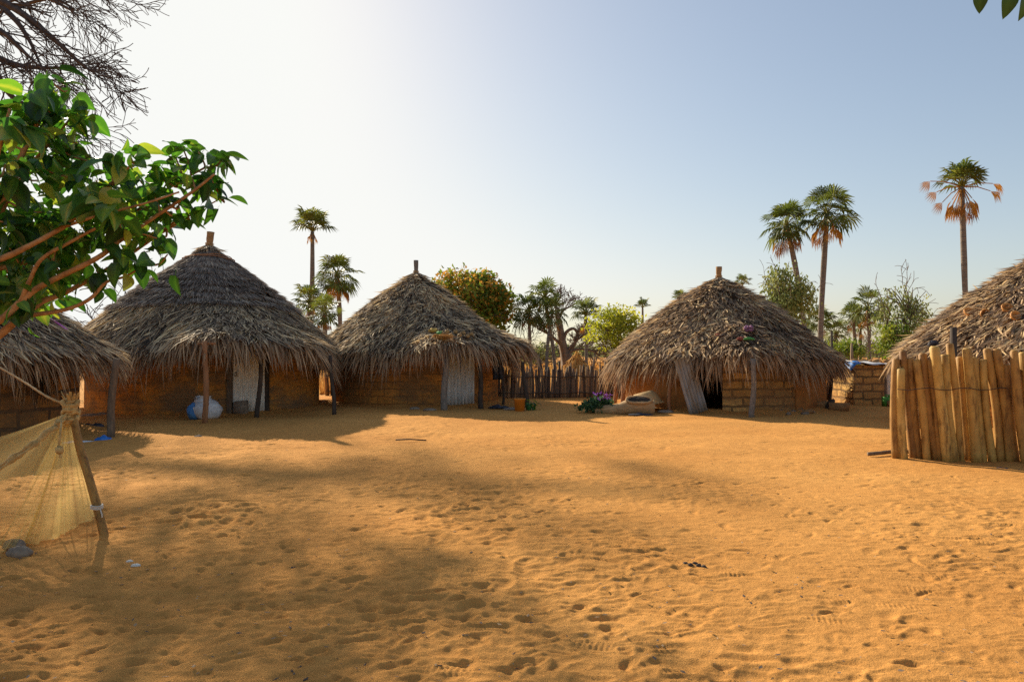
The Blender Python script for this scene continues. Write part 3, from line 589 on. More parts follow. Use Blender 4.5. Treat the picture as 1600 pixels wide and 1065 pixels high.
def palm(px, py, d, crown_r, label, lean_px=0.0, n=26, lo=-0.55, hi=1.35, dead=6, trunk_r=0.17, base_px=None, stretch=1.0, group='fan palms behind the huts', special=None, dead_len=1.0):
    top = at(px, py, d); base = np.array([((base_px if base_px else px+lean_px)-800)/F*d, d, 0.0])
    root = empty('fan_palm', base, label, 'palm tree', group)
    us = np.linspace(-0.02, 1, 14)
    pts = np.array([(top-base)*u*np.array([u**0.6 if u > 0 else 0, 1, 1])+np.array([0.10*sin(u*4+px), 0, 0])*max(u, 0)*(1-max(u, 0)) for u in us])
    MB().tube(pts, trunk_r*0.70*(np.interp(us, [0, 0.08, 0.5, 0.65, 1.0], [1.5, 1.1, 0.95, 1.12, 0.85])), 9, wob=0.03).build('trunk', M_PALMTRUNK, root)
    T = top-base; cr, dd, cr_p = MB(), MB(), MB()
    ps, fs = crown_r*0.56, crown_r*0.63
    for k in range(n):
        el = lo+(hi-lo)*((k+0.5)/n); az = k*2.39996+px
        D = np.array([cos(az)*cos(el), sin(az)*cos(el), sin(el)*stretch]); D /= np.linalg.norm(D)
        L = ps*random.uniform(0.65, 1.25); H = T+D*L+np.array([0, 0, 0.12*ps-0.10*L*(1 if el < 0.5 else 0)])
        mid = T+D*L*0.5+np.array([0, 0, 0.14*ps])
        cr.segs([T, mid], [mid, H], [0.035, 0.026], [0.026, 0.018], 4, 0.9)
        N = np.cross(D, np.array([-sin(az), cos(az), 0])); N = N+rng.normal(0, 0.35, 3)
        D2 = D+np.array([0, 0, -0.28]) if el < 0.8 else D+rng.normal(0, .1, 3)
        fan(cr, H, D2, N, fs*random.uniform(0.7, 1.2), random.randint(12, 17), random.uniform(1.3, 1.95), random.uniform(0.08, 0.3), random.uniform(0.15, 0.8)-0.15*(el < 0))
    cr.build('crown', M_PALM, root)
    if dead:
        for k in range(dead):
            az = k*2.4+px*0.7; D = np.array([cos(az)*0.35, sin(az)*0.35, -1]); H = T+np.array([cos(az)*0.5, sin(az)*0.5, -0.6-random.uniform(0, 0.75)])*crown_r*0.5*dead_len
            dd.segs([T+np.array([0, 0, 0.05])], [H], 0.03, 0.02, 4, 0.5)
            fan(dd, H, D, np.array([cos(az), sin(az), 0.3]), crown_r*0.46*dead_len*random.uniform(0.8, 1.15), 12, 0.6, 0.1, random.random())
        if special:
            for (ax_, az_, ln) in special:
                D = np.array([ax_, random.uniform(-.5, .5), az_]); D /= np.linalg.norm(D); H = T+D*ln*crown_r; m_ = T+D*ln*crown_r*0.55+np.array([0, 0, 0.12])
                dd.segs([T, m_], [m_, H], [.035, .026], [.026, .02], 4, .6)
                fan(dd, H, np.array([D[0]*0.9, 0, -0.75]), np.array([0.3, -1, 0.3]), crown_r*0.56, 14, 0.62, 0.15, random.random())
        dd.build('dead_fronds', M_DEADP, root)
    return root
palm(488, 362, 48, 1.55, 'tall slim fan palm with a flat umbrella crown, right of the tallest hut', n=24, lo=0.25, hi=1.3, dead=8, trunk_r=0.21, dead_len=0.55, base_px=487)
palm(527, 432, 46, 1.42, 'fan palm with an orange skirt leaning between the tallest hut and middle hut', n=30, lo=-1.0, dead=10, dead_len=1.25, trunk_r=0.20, base_px=533)
palm(484, 474, 40, 1.15, 'low green fan palm half behind the tall slim palm trunk', n=22, dead=3)
palm(507, 490, 37, 0.95, 'low fan palm with orange dead leaves, beside the tall slim palm trunk', n=20, lo=-0.9, dead=8)
palm(826, 488, 40, .97, 'thin fan palm nearest the orange flowering tree', n=24, lo=-0.9, dead=4, base_px=830, trunk_r=0.13)
palm(851, 466, 40, 1.06, 'taller fan palm left of the gnarled bare baobab', n=24, lo=-0.7, dead=3, base_px=868, trunk_r=0.13)
palm(863, 490, 39, .95, 'shorter dark fan palm touching the gnarled bare baobab', n=22, lo=-0.8, dead=4, base_px=853, trunk_r=0.13)
palm(915, 492, 40, 1.0, 'fan palm between the gnarled baobab and the yellow green tree', n=20, lo=-0.2, dead=2, base_px=917, trunk_r=0.13)
palm(1004, 481, 75, 1.05, 'small flat topped fan palm poking above the yellow green tree', n=16, lo=0.2, dead=0)
palm(1061, 467, 75, 0.95, 'small palm crown peeping over the left slope of the low wide hut', n=16, lo=0.1, dead=0)
palm(1160, 445, 75, 1.1, 'small palm crown peeping over the right slope of the low wide hut', n=16, lo=0.1, dead=0)
palm(1229, 352, 47, 1.72, 'leaning fan palm above the pale willowy tree', n=30, lo=-1.0, dead=8, dead_len=1.25, trunk_r=0.24, base_px=1262)
palm(1292, 334, 47, 1.8, 'tall straight fan palm beside the leaning palm', n=30, lo=-0.75, dead=10, dead_len=1.25, trunk_r=0.25, base_px=1281)
palm(1503, 292, 38, 1.35, 'tall ragged fan palm with brown hanging fronds above the right edge hut', n=22, lo=0.25, hi=1.35, dead=16, dead_len=1.35, trunk_r=0.20, base_px=1510, special=[(-1, 0.35, 1.15), (1, 0.1, 1.2), (-0.9, -0.15, 0.9), (0.95, -0.25, 1.0), (-0.8, -0.6, 1.1)])
palm(1281, 502, 52, 1.3, 'leafy fan palm behind the right eave of the low wide hut', n=26, lo=-0.8, dead=2)
palm(1306, 521, 55, 1.15, 'short fan palm with one dead frond left of the bare standing pole', n=22, lo=-0.8, dead=3)
palm(1333, 496, 52, 1.05, 'thin fan palm just right of the bare standing pole', n=22, lo=-0.6, dead=3, base_px=1338)
palm(1356, 482, 50, 1.4, 'fan palm with yellowed leaves beside the wispy drooping tree', n=24, lo=-0.8, dead=6, base_px=1359)
palm(1344, 510, 55, 0.95, 'smallest fan palm tucked between two taller palms near the brick shed', n=18, lo=-0.6, dead=5)
palm(1379, 556, 120, 1.2, 'tiny distant palm above the brick shed', n=14, lo=-0.2, dead=0)

# ------------------------------------------------------------------ branching trees
class Tree:
    def __init__(s): s.A, s.B, s.ra, s.rb, s.tips = [], [], [], [], []
    def seg(s, a, b, ra, rb): s.A.append(a); s.B.append(b); s.ra.append(ra); s.rb.append(rb)
    def limb(s, pts, r0, r1, n=6):
        p = bez(pts, n); rr = np.linspace(r0, r1, len(p))
        for i in range(len(p)-1): s.seg(p[i], p[i+1], rr[i], rr[i+1])
        return p, rr
    def grow(s, p, d, L, r, lev, droop=0.0, wig=0.25, kids=(3, 4), shrink=0.66, spread=0.75, rmin=0.008):
        d = d/np.linalg.norm(d); n = 4; pos = p; pr = r
        for i in range(n):
            d = d+rng.normal(0, wig, 3)*0.5; d[2] -= droop; d /= np.linalg.norm(d)
            nx = pos+d*L/n; nr = max(rmin, r*(1-0.5*(i+1)/n)); s.seg(pos, nx, pr, nr); pos, pr = nx, nr
            if lev > 0 and i >= 1:
                for _ in range(1 if i < n-1 else random.randint(*kids)-1):
                    s.grow(pos, d+rng.normal(0, spread, 3)*0.8, L*shrink*random.uniform(0.75, 1.2), nr*0.75, lev-1, droop, wig, kids, shrink, spread, rmin)
        if lev == 0: s.tips.append(pos)
    def mesh(s, origin, sides=5):
        o = np.asarray(origin); return MB().segs(np.array(s.A)-o, np.array(s.B)-o, np.array(s.ra), np.array(s.rb), sides)
LEAFQ = np.array([[0, 0, 0], [0.28, 0.45, 0.06], [0, 1, -0.05], [-0.28, 0.45, 0.06]])
def leaf_cloud(pos, size, tint, down=0.0):
    L = len(pos); M = randrot(L)
    if down:
        y_ = norm(rng.normal(0, 0.35, (L, 3))+np.array([0, 0, -1.0])*down); x_ = norm(np.cross(y_, rng.normal(size=(L, 3)))); z_ = np.cross(x_, y_); M = np.stack([x_, y_, z_], -1)
    M = M*(size*rng.uniform(0.65, 1.35, L))[:, None, None]
    return MB().inst(LEAFQ, [(0, 1, 2, 3)], M, pos, tint)
def crown_pts(c, rad, clumps, per, cs, shell=0.55):
    d = norm(rng.normal(size=(clumps, 3))); k = (shell+(1-shell)*rng.random((clumps, 1))**0.6)
    cc = np.asarray(c)+d*k*np.asarray(rad)
    pos = (cc[:, None]+rng.normal(0, cs, (clumps, per, 3))*np.array([1.15, 1.15, 0.75])).reshape(-1, 3)
    ti = np.clip(np.repeat(rng.uniform(0.25, 0.75, clumps), per)+rng.normal(0, 0.13, clumps*per), 0, 1)
    return cc, pos, ti

# orange-flowered tree behind the middle hut
d = 42; c = at(728, 484, d); root = empty('flowering_tree', (c[0], d, 0), 'round dense green tree dusted with orange blossom behind the middle hut', 'tree')
o = np.array([c[0], d, 0]); rad = np.array([3.0, 2.7, 2.4])
cc, pos, ti = crown_pts(c, rad*0.92, 230, 70, 0.27, 0.5)
T = Tree(); pth, _ = T.limb([o, o+[0.05, 0, 1.0], o+[0, 0, 2.4]], 0.3, 0.2)
for q in cc[::7]: T.limb([o+[0, 0, 2.0], (o+[0, 0, 2.2]+q)/2+[0, 0, 0.3], q], 0.09, 0.02, 4)
for q in range(9):
    d_ = norm(np.array([random.uniform(0.1, 1), random.uniform(-.5, .5), random.uniform(-.2, .7)])); p0 = cc[np.argmin(np.linalg.norm(cc-(c+d_*rad*0.9), axis=1))//7*7]; T.grow(p0, d_, 0.9, 0.02, 1, 0, 0.2, (2, 3), 0.6, 0.7, 0.01)
T.mesh(o).build('trunk', M_BARK, root)
sel = rng.random(len(pos)) < np.clip(0.22+0.22*(pos[:, 2]-c[2])/2.2-0.10*(pos[:, 0]-c[0])/2.6, 0.02, 0.8)+0.22*(np.repeat(rng.random(230), 70) > 0.55)
leaf_cloud(pos[~sel]-o, 0.25, ti[~sel]).build('crown', M_CROWN_G, root); leaf_cloud(pos[sel]-o, 0.24, ti[sel]).build('blossoms', M_BLOSSOM, root)

def airy_tree(name, label, px, py, d, rad, clumps, per, cs, size, mat, down=0.0, bark=None, shell=0.3, base_px=None, trunk_r=0.12, extra=0, dz=0):
    c = at(px, py, d); bx = ((base_px or px)-800)/F*d; o = np.array([bx, d, 0.0]); root = empty(name, o, label, 'tree')
    cc, pos, ti = crown_pts(c, rad, clumps, per, cs, shell)
    if down: pos[:, 2] -= rng.random(len(pos))*down*0.9
    T = Tree(); fork = o+np.array([(c[0]-bx)*0.4, 0, max(0.6, c[2]*0.45)])
    T.limb([o, (o+fork)/2+[0.08, 0, 0], fork], trunk_r, trunk_r*0.75)
    hubs = [fork+(c-fork)*0.55+norm(rng.normal(size=3))*np.array(rad)*0.45 for _ in range(6)]
    for h in hubs: T.limb([fork, (fork+h)/2+rng.normal(0, .12, 3), h], trunk_r*0.55, trunk_r*0.28, 4)
    for q in cc:
        h = min(hubs, key=lambda k: np.linalg.norm(k-q)); T.limb([h, (h+q)/2+[0, 0, 0.2], q], trunk_r*0.22, 0.012, 3)
    for _ in range(extra):
        q = cc[random.randrange(len(cc))]; T.grow(q, norm(q-fork), 0.75, 0.016, 1, 0.16, 0.25, (2, 3), 0.7, 0.6, 0.009)
    T.mesh(o).build('trunk', bark or M_BARK, root)
    leaf_cloud(pos-o, size, ti, down).build('crown', mat, root)
    return root
airy_tree('young_tree', 'airy yellow green tree left of the low wide hut', 960, 514, 34, (1.45, 1.1, 1.15), 95, 34, 0.17, 0.16, M_CROWN_Y, 0, None, 0.25, trunk_r=0.09)
airy_tree('willowy_tree', 'pale willowy tree under the leaning palm, behind the low wide hut', 1228, 458, 36, (1.45, 1.2, 1.75), 120, 42, 0.15, 0.16, M_CROWN_P, 0.9, None, 0.25, trunk_r=0.10, extra=10)
airy_tree('wispy_tree', 'wispy drooping tree with thin bare twigs left of the right edge hut', 1412, 484, 30, (1.3, 1.0, 1.2), 95, 26, 0.10, 0.13, M_CROWN_P, 1.0, M_BARK, 0.45, trunk_r=0.09, extra=14, base_px=1402)
airy_tree('leafy_bush', 'green bush at the foot of the wispy drooping tree', 1398, 525, 29, (0.6, 0.6, 0.75), 30, 40, 0.14, 0.14, M_CROWN_G, 0.5, None, 0.3, trunk_r=0.06)
airy_tree('leafy_bush', 'green bush behind the tall orange brown stake fence', 1318, 550, 40, (1.1, 0.9, 0.65), 40, 40, 0.18, 0.16, M_CROWN_G, 0, None, 0.3, trunk_r=0.06)
airy_tree('leafy_bush', 'dull green bush low behind the left end of the grey stake fence', 838, 556, 60, (1.6, 1.2, 0.9), 46, 34, 0.25, 0.22, M_CROWN_P, 0, None, 0.3, trunk_r=0.06)

def bare(name, label, o, build, mat=M_BARK_DK, sides=5):
    o = np.array(o, float); root = empty(name, o, label, 'tree'); T = Tree(); build(T, o); T.mesh(o, sides).build('branches' if name != 'baobab_tree' else 'trunk', mat, root); return root
def b_baobab(T, o):
    d = o[1]; P = lambda x, y, k=0: at(x, y, d+k)
    T.limb([P(888, 592), P(887, 568), P(884, 552)], 0.50, 0.38, 8); T.limb([P(884, 556), P(878, 532), P(875, 510), P(871, 492), P(872, 480)], 0.32, 0.11, 8)
    T.limb([P(880, 535), P(884, 520), P(895, 513), P(902, 520), P(896, 532)], 0.13, 0.07, 8)
    for a in ([P(872, 500), P(880, 485), P(893, 478)], [P(871, 488), P(868, 476), P(874, 468)], [P(878, 540), P(862, 525), P(850, 518), P(840, 514)], [P(889, 550), P(905, 545), P(925, 548), P(935, 555)], [P(888, 545), P(903, 530), P(915, 522)], [P(886, 555), P(897, 540), P(903, 525)]):
        p, rr = T.limb(a, 0.11, 0.04, 6)
        for i in range(3, len(p), 1): T.grow(p[i], p[i]-p[i-1]+np.array([0, 0, 0.05]), 0.62, 0.026, 2, -0.03, 0.4, (2, 3), 0.62, 0.8, 0.016)
bare('baobab_tree', 'gnarled bare baobab behind the grey stake fence', at(888, 590, 44)*np.array([1, 1, 0]), b_baobab, M_BARK)
def b_thorn(n, L, r, lev, up=0.5):
    def f(T, o):
        for k in range(n): T.grow(o+rng.normal(0, .1, 3)*np.array([1, 1, 0]), np.array([rng.normal(0, .6), rng.normal(0, .3), up+random.random()]), L, r, lev, 0.02, 0.35, (2, 4), 0.68, 0.7, 0.012)
    return f
bare('thorn_tree', 'leafless thorn tree in the gap left of the tallest hut roof', (-15.5, 27.5, 0), b_thorn(6, 2.2, 0.08, 3, 0.9))
bare('thorn_bush', 'leafless grey bush under the palm nearest the orange flowering tree', at(833, 580, 50)*np.array([1, 1, 0]), b_thorn(5, 1.8, 0.05, 3, 0.8))
bare('thorn_bush', 'leafless grey bush between the gnarled baobab and the yellow green tree', at(925, 580, 48)*np.array([1, 1, 0]), b_thorn(5, 1.6, 0.05, 3, 0.7))
bare('thorn_bush', 'leafless pinkish bush behind the brick shed roof', at(1345, 560, 55)*np.array([1, 1, 0]), b_thorn(6, 1.5, 0.04, 3, 0.6), M_BARK)

# the leafless tree at the upper left: its twigs hang into the frame and dapple the near sand
def b_great(T, o):
    d = 21.0; fork = o+np.array([0.6, 0.5, 4.6]); f2 = fork+np.array([0.8, 0.2, 4.2])
    T.limb([o, o+[0.2, 0.1, 2.2], fork, f2], 0.62, 0.34, 8)
    P = lambda x, y, k=0: at(x, y, d+k)
    vis = [[f2, P(-110, -70, -1), P(-40, -22, -1.5), P(30, 18, -2), P(85, 62, -2), P(125, 98, -2), P(160, 124, -2)],
           [f2, P(-120, -30, 1), P(-30, -8, 1), P(18, 25, .5), P(45, 62, .3), P(62, 98, .2), P(76, 118, 0)],
           [f2, P(-150, 40, -1), P(-60, 60, -1), P(0, 92, -1), P(40, 104, -1), P(95, 106, -1), P(118, 100, -1)],
           [fork, P(-130, 60, 0), P(-50, 95, -.5), P(0, 130, -.8), P(24, 155, -.8), P(80, 186, -.8), P(135, 205, -.8)],
           [f2, P(-80, -60, 1.5), P(0, -30, 1.2), P(60, -14, 1.2), P(95, 2, 1), P(118, 16, 1)],
           [f2, P(-60, -110, 0), P(30, -80, -.5), P(110, -40, -1), P(160, -12, -1)],
           [f2, P(-120, -10, -1), P(-60, 20, -2), P(0, 48, -2.5), P(36, 80, -2.5), P(70, 112, -2.5)]]
    for a in vis:
        p, rr = T.limb(a, 0.17, 0.014, 7)
        for i in range(14, len(p), 1):
            if random.random() < 0.62: T.grow(p[i], norm(p[min(i+1, len(p)-1)]-p[i-1])+rng.normal(0, 0.36, 3), 0.95, max(0.012, rr[i]*0.35), 2, 0.03, 0.3, (2, 3), 0.62, 0.5, 0.010)
bare('leafless_tree', 'leafless tree whose bare drooping branches hang into the top left corner', (-21.5, 20.5, 0), b_great, M_BARK_DK, 4)
def b_shade_tree(T, o):  # added tree, crown mostly unseen: limbs aimed to shade chosen sand spots
    fork = o+np.array([2.0, -1.0, 17.0]); T.limb([o, o+[0.3, 0, 7], fork], 1.5, 1.0, 8)
    p, rr = T.limb([fork, at(-140, -60, 56), at(-20, -30, 55), at(60, -8, 55), at(100, 10, 55), at(122, 24, 55)], 0.3, 0.05, 6)
    for i in range(18, len(p)): T.grow(p[i], norm(p[i]-p[i-1])+rng.normal(0, .5, 3), 2.2, 0.04, 1, 0.03, 0.3, (2, 3), 0.6, 0.5, 0.02)
    for gx, gy, t, n in SHADE:
        q = np.array([gx-1.15*t, gy+1.6*t, t]); mid = (fork+q)/2+np.array([0, 0, 3.0])
        p, rr = T.limb([fork, mid, q], 0.22, 0.09, 6)
        for i in range(9, len(p)):
            for _ in range(n): T.grow(p[i], (p[i]-p[i-1])*0.3+rng.normal(0, 1.0, 3), 1.25, 0.09, 2, 0.02, 0.3, (2, 4), 0.66, 0.8, 0.03)
SHADE = [(0.2, 7.7, 34, 1), (1.5, 8.1, 33, 1), (2.4, 7.6, 33, 1), (-0.5, 3.4, 32, 1), (-1.3, 3.9, 31, 1), (-2.2, 3.7, 31, 1)]
bare('leafless_tree', 'added far leafless tree, limbs aimed to shade the sand, twigs behind the drooping branches', (-56, 56, 0), b_shade_tree, M_BARK_DK, 4)

# ------------------------------------------------------------------ near leafy trees
def heart(n=9):
    ys = np.linspace(0, 1, n); w = 0.36*np.sin(pi*np.clip(ys*0.93+0.06, 0, 1))**0.75*(1.12-0.55*ys)*1.12
    w[-1] = 0.0; w[0] = 0.10
    v, f = [], []
    for y_, ww in zip(ys, w):
        zz = -0.38*y_*y_
        yb = y_-0.07*(1 if 0 < y_ < 0.2 else 0)
        v += [(-ww, yb, zz+0.26*ww), (-ww*0.5, y_, zz+0.09*ww), (0, y_, zz), (ww*0.5, y_, zz+0.09*ww), (ww, yb, zz+0.26*ww)]
    for i in range(n-1):
        for j in range(4): f.append((i*5+j, i*5+j+1, i*5+5+j+1, i*5+5+j))
    v = np.array(v); v[:, 1] += 0.30; stalk = np.array([(-0.012, 0, 0.02), (0.012, 0, 0.02), (0.012, 0.32, 0), (-0.012, 0.32, 0)]); b = len(v)
    return np.vstack([v, stalk]), f+[(b, b+1, b+2, b+3)]
HV, HF = heart()
HA = np.array([0.0, -0.03, 0.28, -0.03, 0.0]*9+[0.3]*4)
def leaf_rosette(mb, c, n, size, axis=None, spread=1.0):
    az = rng.uniform(0, 2*pi, n); el = rng.uniform(-1.25, 0.45, n)
    y_ = np.stack([np.cos(az)*np.cos(el), np.sin(az)*np.cos(el), np.sin(el)], -1)
    if axis is not None: y_ = norm(y_+np.asarray(axis)*0.5)
    z_ = norm(np.array([0, 0, 1.0])+rng.normal(0, 0.45, (n, 3))); x_ = norm(np.cross(y_, z_)); z_ = np.cross(x_, y_)
    M = np.stack([x_, y_, z_], -1)*(size*rng.uniform(0.7, 1.3, n))[:, None, None]
    pos = np.asarray(c)+rng.normal(0, 0.035*spread, (n, 3))
    ti = np.clip(rng.normal(0.40, 0.30, n)+0.35*(rng.random(n) > 0.92), 0, 1)
    mb.inst(HV, HF, M, pos, ti, HA)
def near_tree():
    o = np.array([-4.6, 4.6, 0.0]); root = empty('leafy_tree', o, 'leafy broadleaf tree with orange branches reaching in from the left edge', 'tree')
    br, lf = MB(), MB(); D = 4.9
    P = lambda x, y, k=0.0: at(x, y, D+k)
    trunk = bez([o, o+[0.05, 0.05, 0.7], o+[0.25, 0.2, 1.35]], 6); MB().tube(trunk-o, np.linspace(0.13, 0.09, len(trunk)), 10, wob=0.05).build('trunk', M_BARK_OR, root)
    fk = trunk[-1]
    BR = [([fk, P(-40, 545), P(0, 522), P(32, 496), P(68, 470, .1), P(100, 458, .15), P(165, 422, .2), P(228, 380, .3), P(275, 345, .3)], .055, .012),
          ([fk, P(-50, 520), P(0, 500, -.1), P(30, 474, -.1), P(62, 448, -.1), P(150, 404, -.1), P(186, 377, 0), P(240, 340, 0), P(300, 300, 0), P(335, 272, 0)], .05, .01),
          ([P(34, 494), P(100, 484, .1), P(140, 467, .1), P(166, 441, .1), P(195, 432, .2), P(225, 415, .2)], .028, .008),
          ([P(32, 472, -.1), P(48, 435, -.15), P(66, 404, -.2), P(110, 378, -.2), P(160, 352, -.2), P(200, 338, -.2)], .026, .010),
          ([fk, P(-70, 440, .3), P(0, 419, .3), P(66, 403, .3), P(100, 385, .3), P(165, 352, .35), P(220, 325, .4), P(270, 290, .4), P(320, 262, .4)], .042, .01),
          ([fk, P(-60, 430, -.3), P(0, 405, -.3), P(34, 390, -.3), P(100, 354, -.25), P(135, 322, -.25), P(172, 288, -.25), P(205, 258, -.3)], .042, .010),
          ([P(100, 354, -.25), P(160, 335, -.3), P(225, 318, -.3), P(280, 300, -.2)], .018, .008),
          ([fk, P(-60, 420, .1), P(0, 332, .1), P(20, 275, .1), P(45, 220, .1), P(70, 170, .15), P(82, 130, .2)], .055, .012),
          ([P(12, 300, .1), P(45, 260, .2), P(90, 210, .3), P(125, 165, .3)], .024, .008),
          ([P(-40, 380, 0), P(-20, 300, -.4), P(0, 230, -.5), P(15, 170, -.5)], .03, .01),
          ([P(66, 448, -.1), P(82, 410, 0), P(88, 380, 0)], .018, .008),
          ([P(228, 380, .3), P(300, 335, .3), P(345, 310, .3)], .012, .006),
          ([P(186, 377, 0), P(215, 365, -.1), P(245, 372, -.1)], .012, .006)]
    BP = []
    for pts, r0, r1 in BR:
        p = bez(pts, 7); br.tube(p-o, np.linspace(r0*.60, r1*.75, len(p)), 8, wob=0.05); BP.append(p)
    # leaf sprays: photo position, distance offset, leaves
    CL = [(75, 130, .2, 8), (55, 150, .1, 9), (105, 150, .3, 9), (128, 190, .3, 8), (95, 185, .2, 9), (40, 185, 0, 10), (60, 215, .1, 10), (15, 205, -.4, 10), (120, 232, .3, 9), (85, 250, .2, 11), (35, 255, 0, 11), (8, 265, -.3, 11), (140, 260, .2, 8), (60, 290, .1, 11), (110, 285, .2, 10), (20, 310, 0, 11), (150, 290, -.2, 9),
          (180, 250, -.25, 9), (205, 255, -.3, 9), (175, 285, -.2, 10), (215, 285, .2, 10), (245, 268, .3, 9), (275, 255, .4, 9), (285, 238, .4, 8), (310, 245, .4, 9), (335, 258, .3, 8), (350, 250, .3, 7), (328, 285, .2, 9), (300, 285, .1, 10), (265, 295, .2, 10), (240, 310, 0, 10), (210, 320, .2, 10), (180, 325, -.1, 10), (280, 325, .1, 9), (320, 315, .2, 8), (348, 318, .3, 3), (292, 340, .3, 5),
          (150, 335, .1, 11), (110, 330, .2, 11), (70, 340, .1, 11), (35, 350, 0, 11), (5, 355, -.3, 12), (130, 370, .1, 10), (165, 372, .2, 9), (90, 380, 0, 11), (50, 385, .2, 11), (15, 395, .2, 12), (205, 360, 0, 9), (240, 350, .2, 8), (250, 375, .2, 6), (225, 400, .2, 6), (120, 405, .3, 8), (75, 420, .2, 9), (35, 425, .3, 10), (10, 440, .3, 11), (190, 405, .1, 6), (215, 430, .2, 4), (150, 430, .2, 5), (100, 435, .4, 6), (50, 455, .4, 7), (15, 470, .4, 7), (160, 455, .2, 3), (262, 405, .2, 3), (268, 340, .1, 7),
          (185, 365, -.2, 8), (140, 300, -.3, 9), (175, 325, -.3, 8), (-30, 200, 0, 12), (-30, 280, .2, 12), (-40, 350, 0, 12), (-30, 430, .1, 12), (-60, 250, -.4, 12), (-80, 330, .3, 12)]
    for x, y, k, n in CL:
        leaf_rosette(lf, P(x, y-8, k+random.uniform(-.15, .15))-o, int(n*1.1), 0.136 if y > 330 or x > 180 else 0.155)
        a = P(x, y-8, k); bp = np.concatenate(BP); nb = bp[np.argmin(np.linalg.norm(bp-a, axis=1)+0.3*np.maximum(0, bp[:, 0]-a[0]))]; br.tube(bez([nb, (a+nb)/2+[0.02, 0, -0.03], a], 4)-o, [.009, .009, .008, .008, .007, .007, .006, .006, .005], 5)
    bp = np.concatenate([p[4:] for p in BP]); px_ = 800+F*bp[:, 0]/bp[:, 1]
    for q in bp[(px_ > 20) & (rng.random(len(bp)) < 0.16)]:
        leaf_rosette(lf, q-o+np.array([random.uniform(-.05, .05), -random.uniform(.03, .16), random.uniform(0, .10)]), 2, 0.125)
    for _ in range(150):   # deeper foliage
        x, y = random.uniform(-60, 110), random.uniform(170, 470); leaf_rosette(lf, P(x, y, random.uniform(0.2, 1.0))-o, 3, 0.13)
    br.build('branches', M_BARK_OR, root); lf.build('foliage', M_LEAF, root)
near_tree()
def corner_tree():
    o = np.array([5.2, 2.6, 0.0]); root = empty('leafy_tree', o, 'green leaves hanging into the top right corner from a tree out of view', 'tree')
    P = lambda x, y, k=0.0: at(x, y, 4.6+k)
    MB().tube(bez([o, o+[0, .1, 1.8], o+[-0.1, 0.3, 3.6]], 6)-o, np.linspace(.12, .08, 13), 9, wob=.05).build('trunk', M_BARK_OR, root)
    p = bez([o+[-0.1, .3, 3.5], P(1700, -120), P(1620, -75), P(1545, -45)], 6); MB().tube(p-o, np.linspace(.05, .01, len(p)), 7).build('branches', M_BARK_OR, root)
    lf = MB()
    for (x, y, tx, ty, s_) in ((1530, -22, 1535, 27, 1.0), (1578, -28, 1578, 37, 1.15), (1604, -26, 1606, 40, 1.2), (1552, -40, 1548, 3, .9)):
        a, b = P(x, y), P(tx, ty); y_ = norm(b-a); L = np.linalg.norm(b-a)/1.3
        x_ = norm(np.cross(y_, np.array([0.25*(x-1570)/30, -1, 0.2]))); z_ = np.cross(x_, y_)
        lf.inst(HV, HF, (np.stack([x_, y_, z_], -1)*L*0.8)[None], (a-o)[None], 0.12, HA*0.5)
    for _ in range(14): leaf_rosette(lf, P(random.uniform(1560, 1760), random.uniform(-170, -75))-o, 5, 0.13)
    lf.build('foliage', M_LEAF_DK, root)
corner_tree()

# ------------------------------------------------------------------ dry grass and straw behind the fences
def dry_grass():
    n = 26000; y = 26+60*rng.random(n)**1.6; x = rng.uniform(-0.55, 0.75, n)*y
    far = np.array([np.hypot(x-hx, y-hy) > hr for hx, hy, hr in ((6.2, 21.1, 3.9), (-3.1, 22.8, 3.6), (-8.7, 20.2, 4))]).all(0); x, y = x[far], y[far]; n = len(x)
    h = rng.uniform(0.35, 0.85, n)*(0.7+0.5*vnoise(x, y, 3, 5)); w = 0.02+0.0011*y
    az = rng.uniform(0, 2*pi, n); b = np.stack([x, y, np.zeros(n)], -1); s_ = np.stack([np.cos(az), np.sin(az), np.zeros(n)], -1)*w[:, None]
    tip = b+np.stack([rng.normal(0, .2, n)*h, rng.normal(0, .2, n)*h, h], -1)
    v = np.stack([b-s_, b+s_, tip], 1).reshape(-1, 3); t = np.arange(3*n).reshape(-1, 3)
    tag(MB().add(v, None, t, np.repeat(rng.random(n), 3)).build('dry_grass', M_DRYGRASS), 'dry orange grass growing on the field behind the stake fences', 'grass', kind='stuff')
dry_grass()
c = at(900, 590, 31)*np.array([1, 1, 0]); rf = Roof(0.95, 0.25, 1.62, 0.95); mb = MB(); n = 1500; th = rng.uniform(-pi, pi, n)
strips(mb, rf, th, np.sqrt(rng.random(n)), np.full(n, .35), np.full(n, .04), rng.normal(0, .4, n), np.full(n, .03), rng.normal(0, .03, n), np.full(n, .05), rng.random(n)); mb.lathe([(0.02, 1.5), (0.5, 0.8), (0.85, 0.2), (0.9, -0.05)], 18)
tag(mb.build('straw_heap', M_DRYGRASS, loc=c), 'pointed heap of orange straw behind the grey stake fence', 'straw heap')
n = 9000; x = rng.uniform(-190, 210, n); y = 175+rng.normal(0, 6, n); hh = 2.2+1.6*np.abs(vnoise(x, y*0, 6, 8)); z = rng.random(n)*hh
tag(leaf_cloud(np.stack([x, y, z], -1), 1.4, np.clip(rng.normal(.4, .15, n), 0, 1)).build('treeline', M_CROWN_P), 'low line of far scrub along the horizon', 'treeline', kind='stuff')

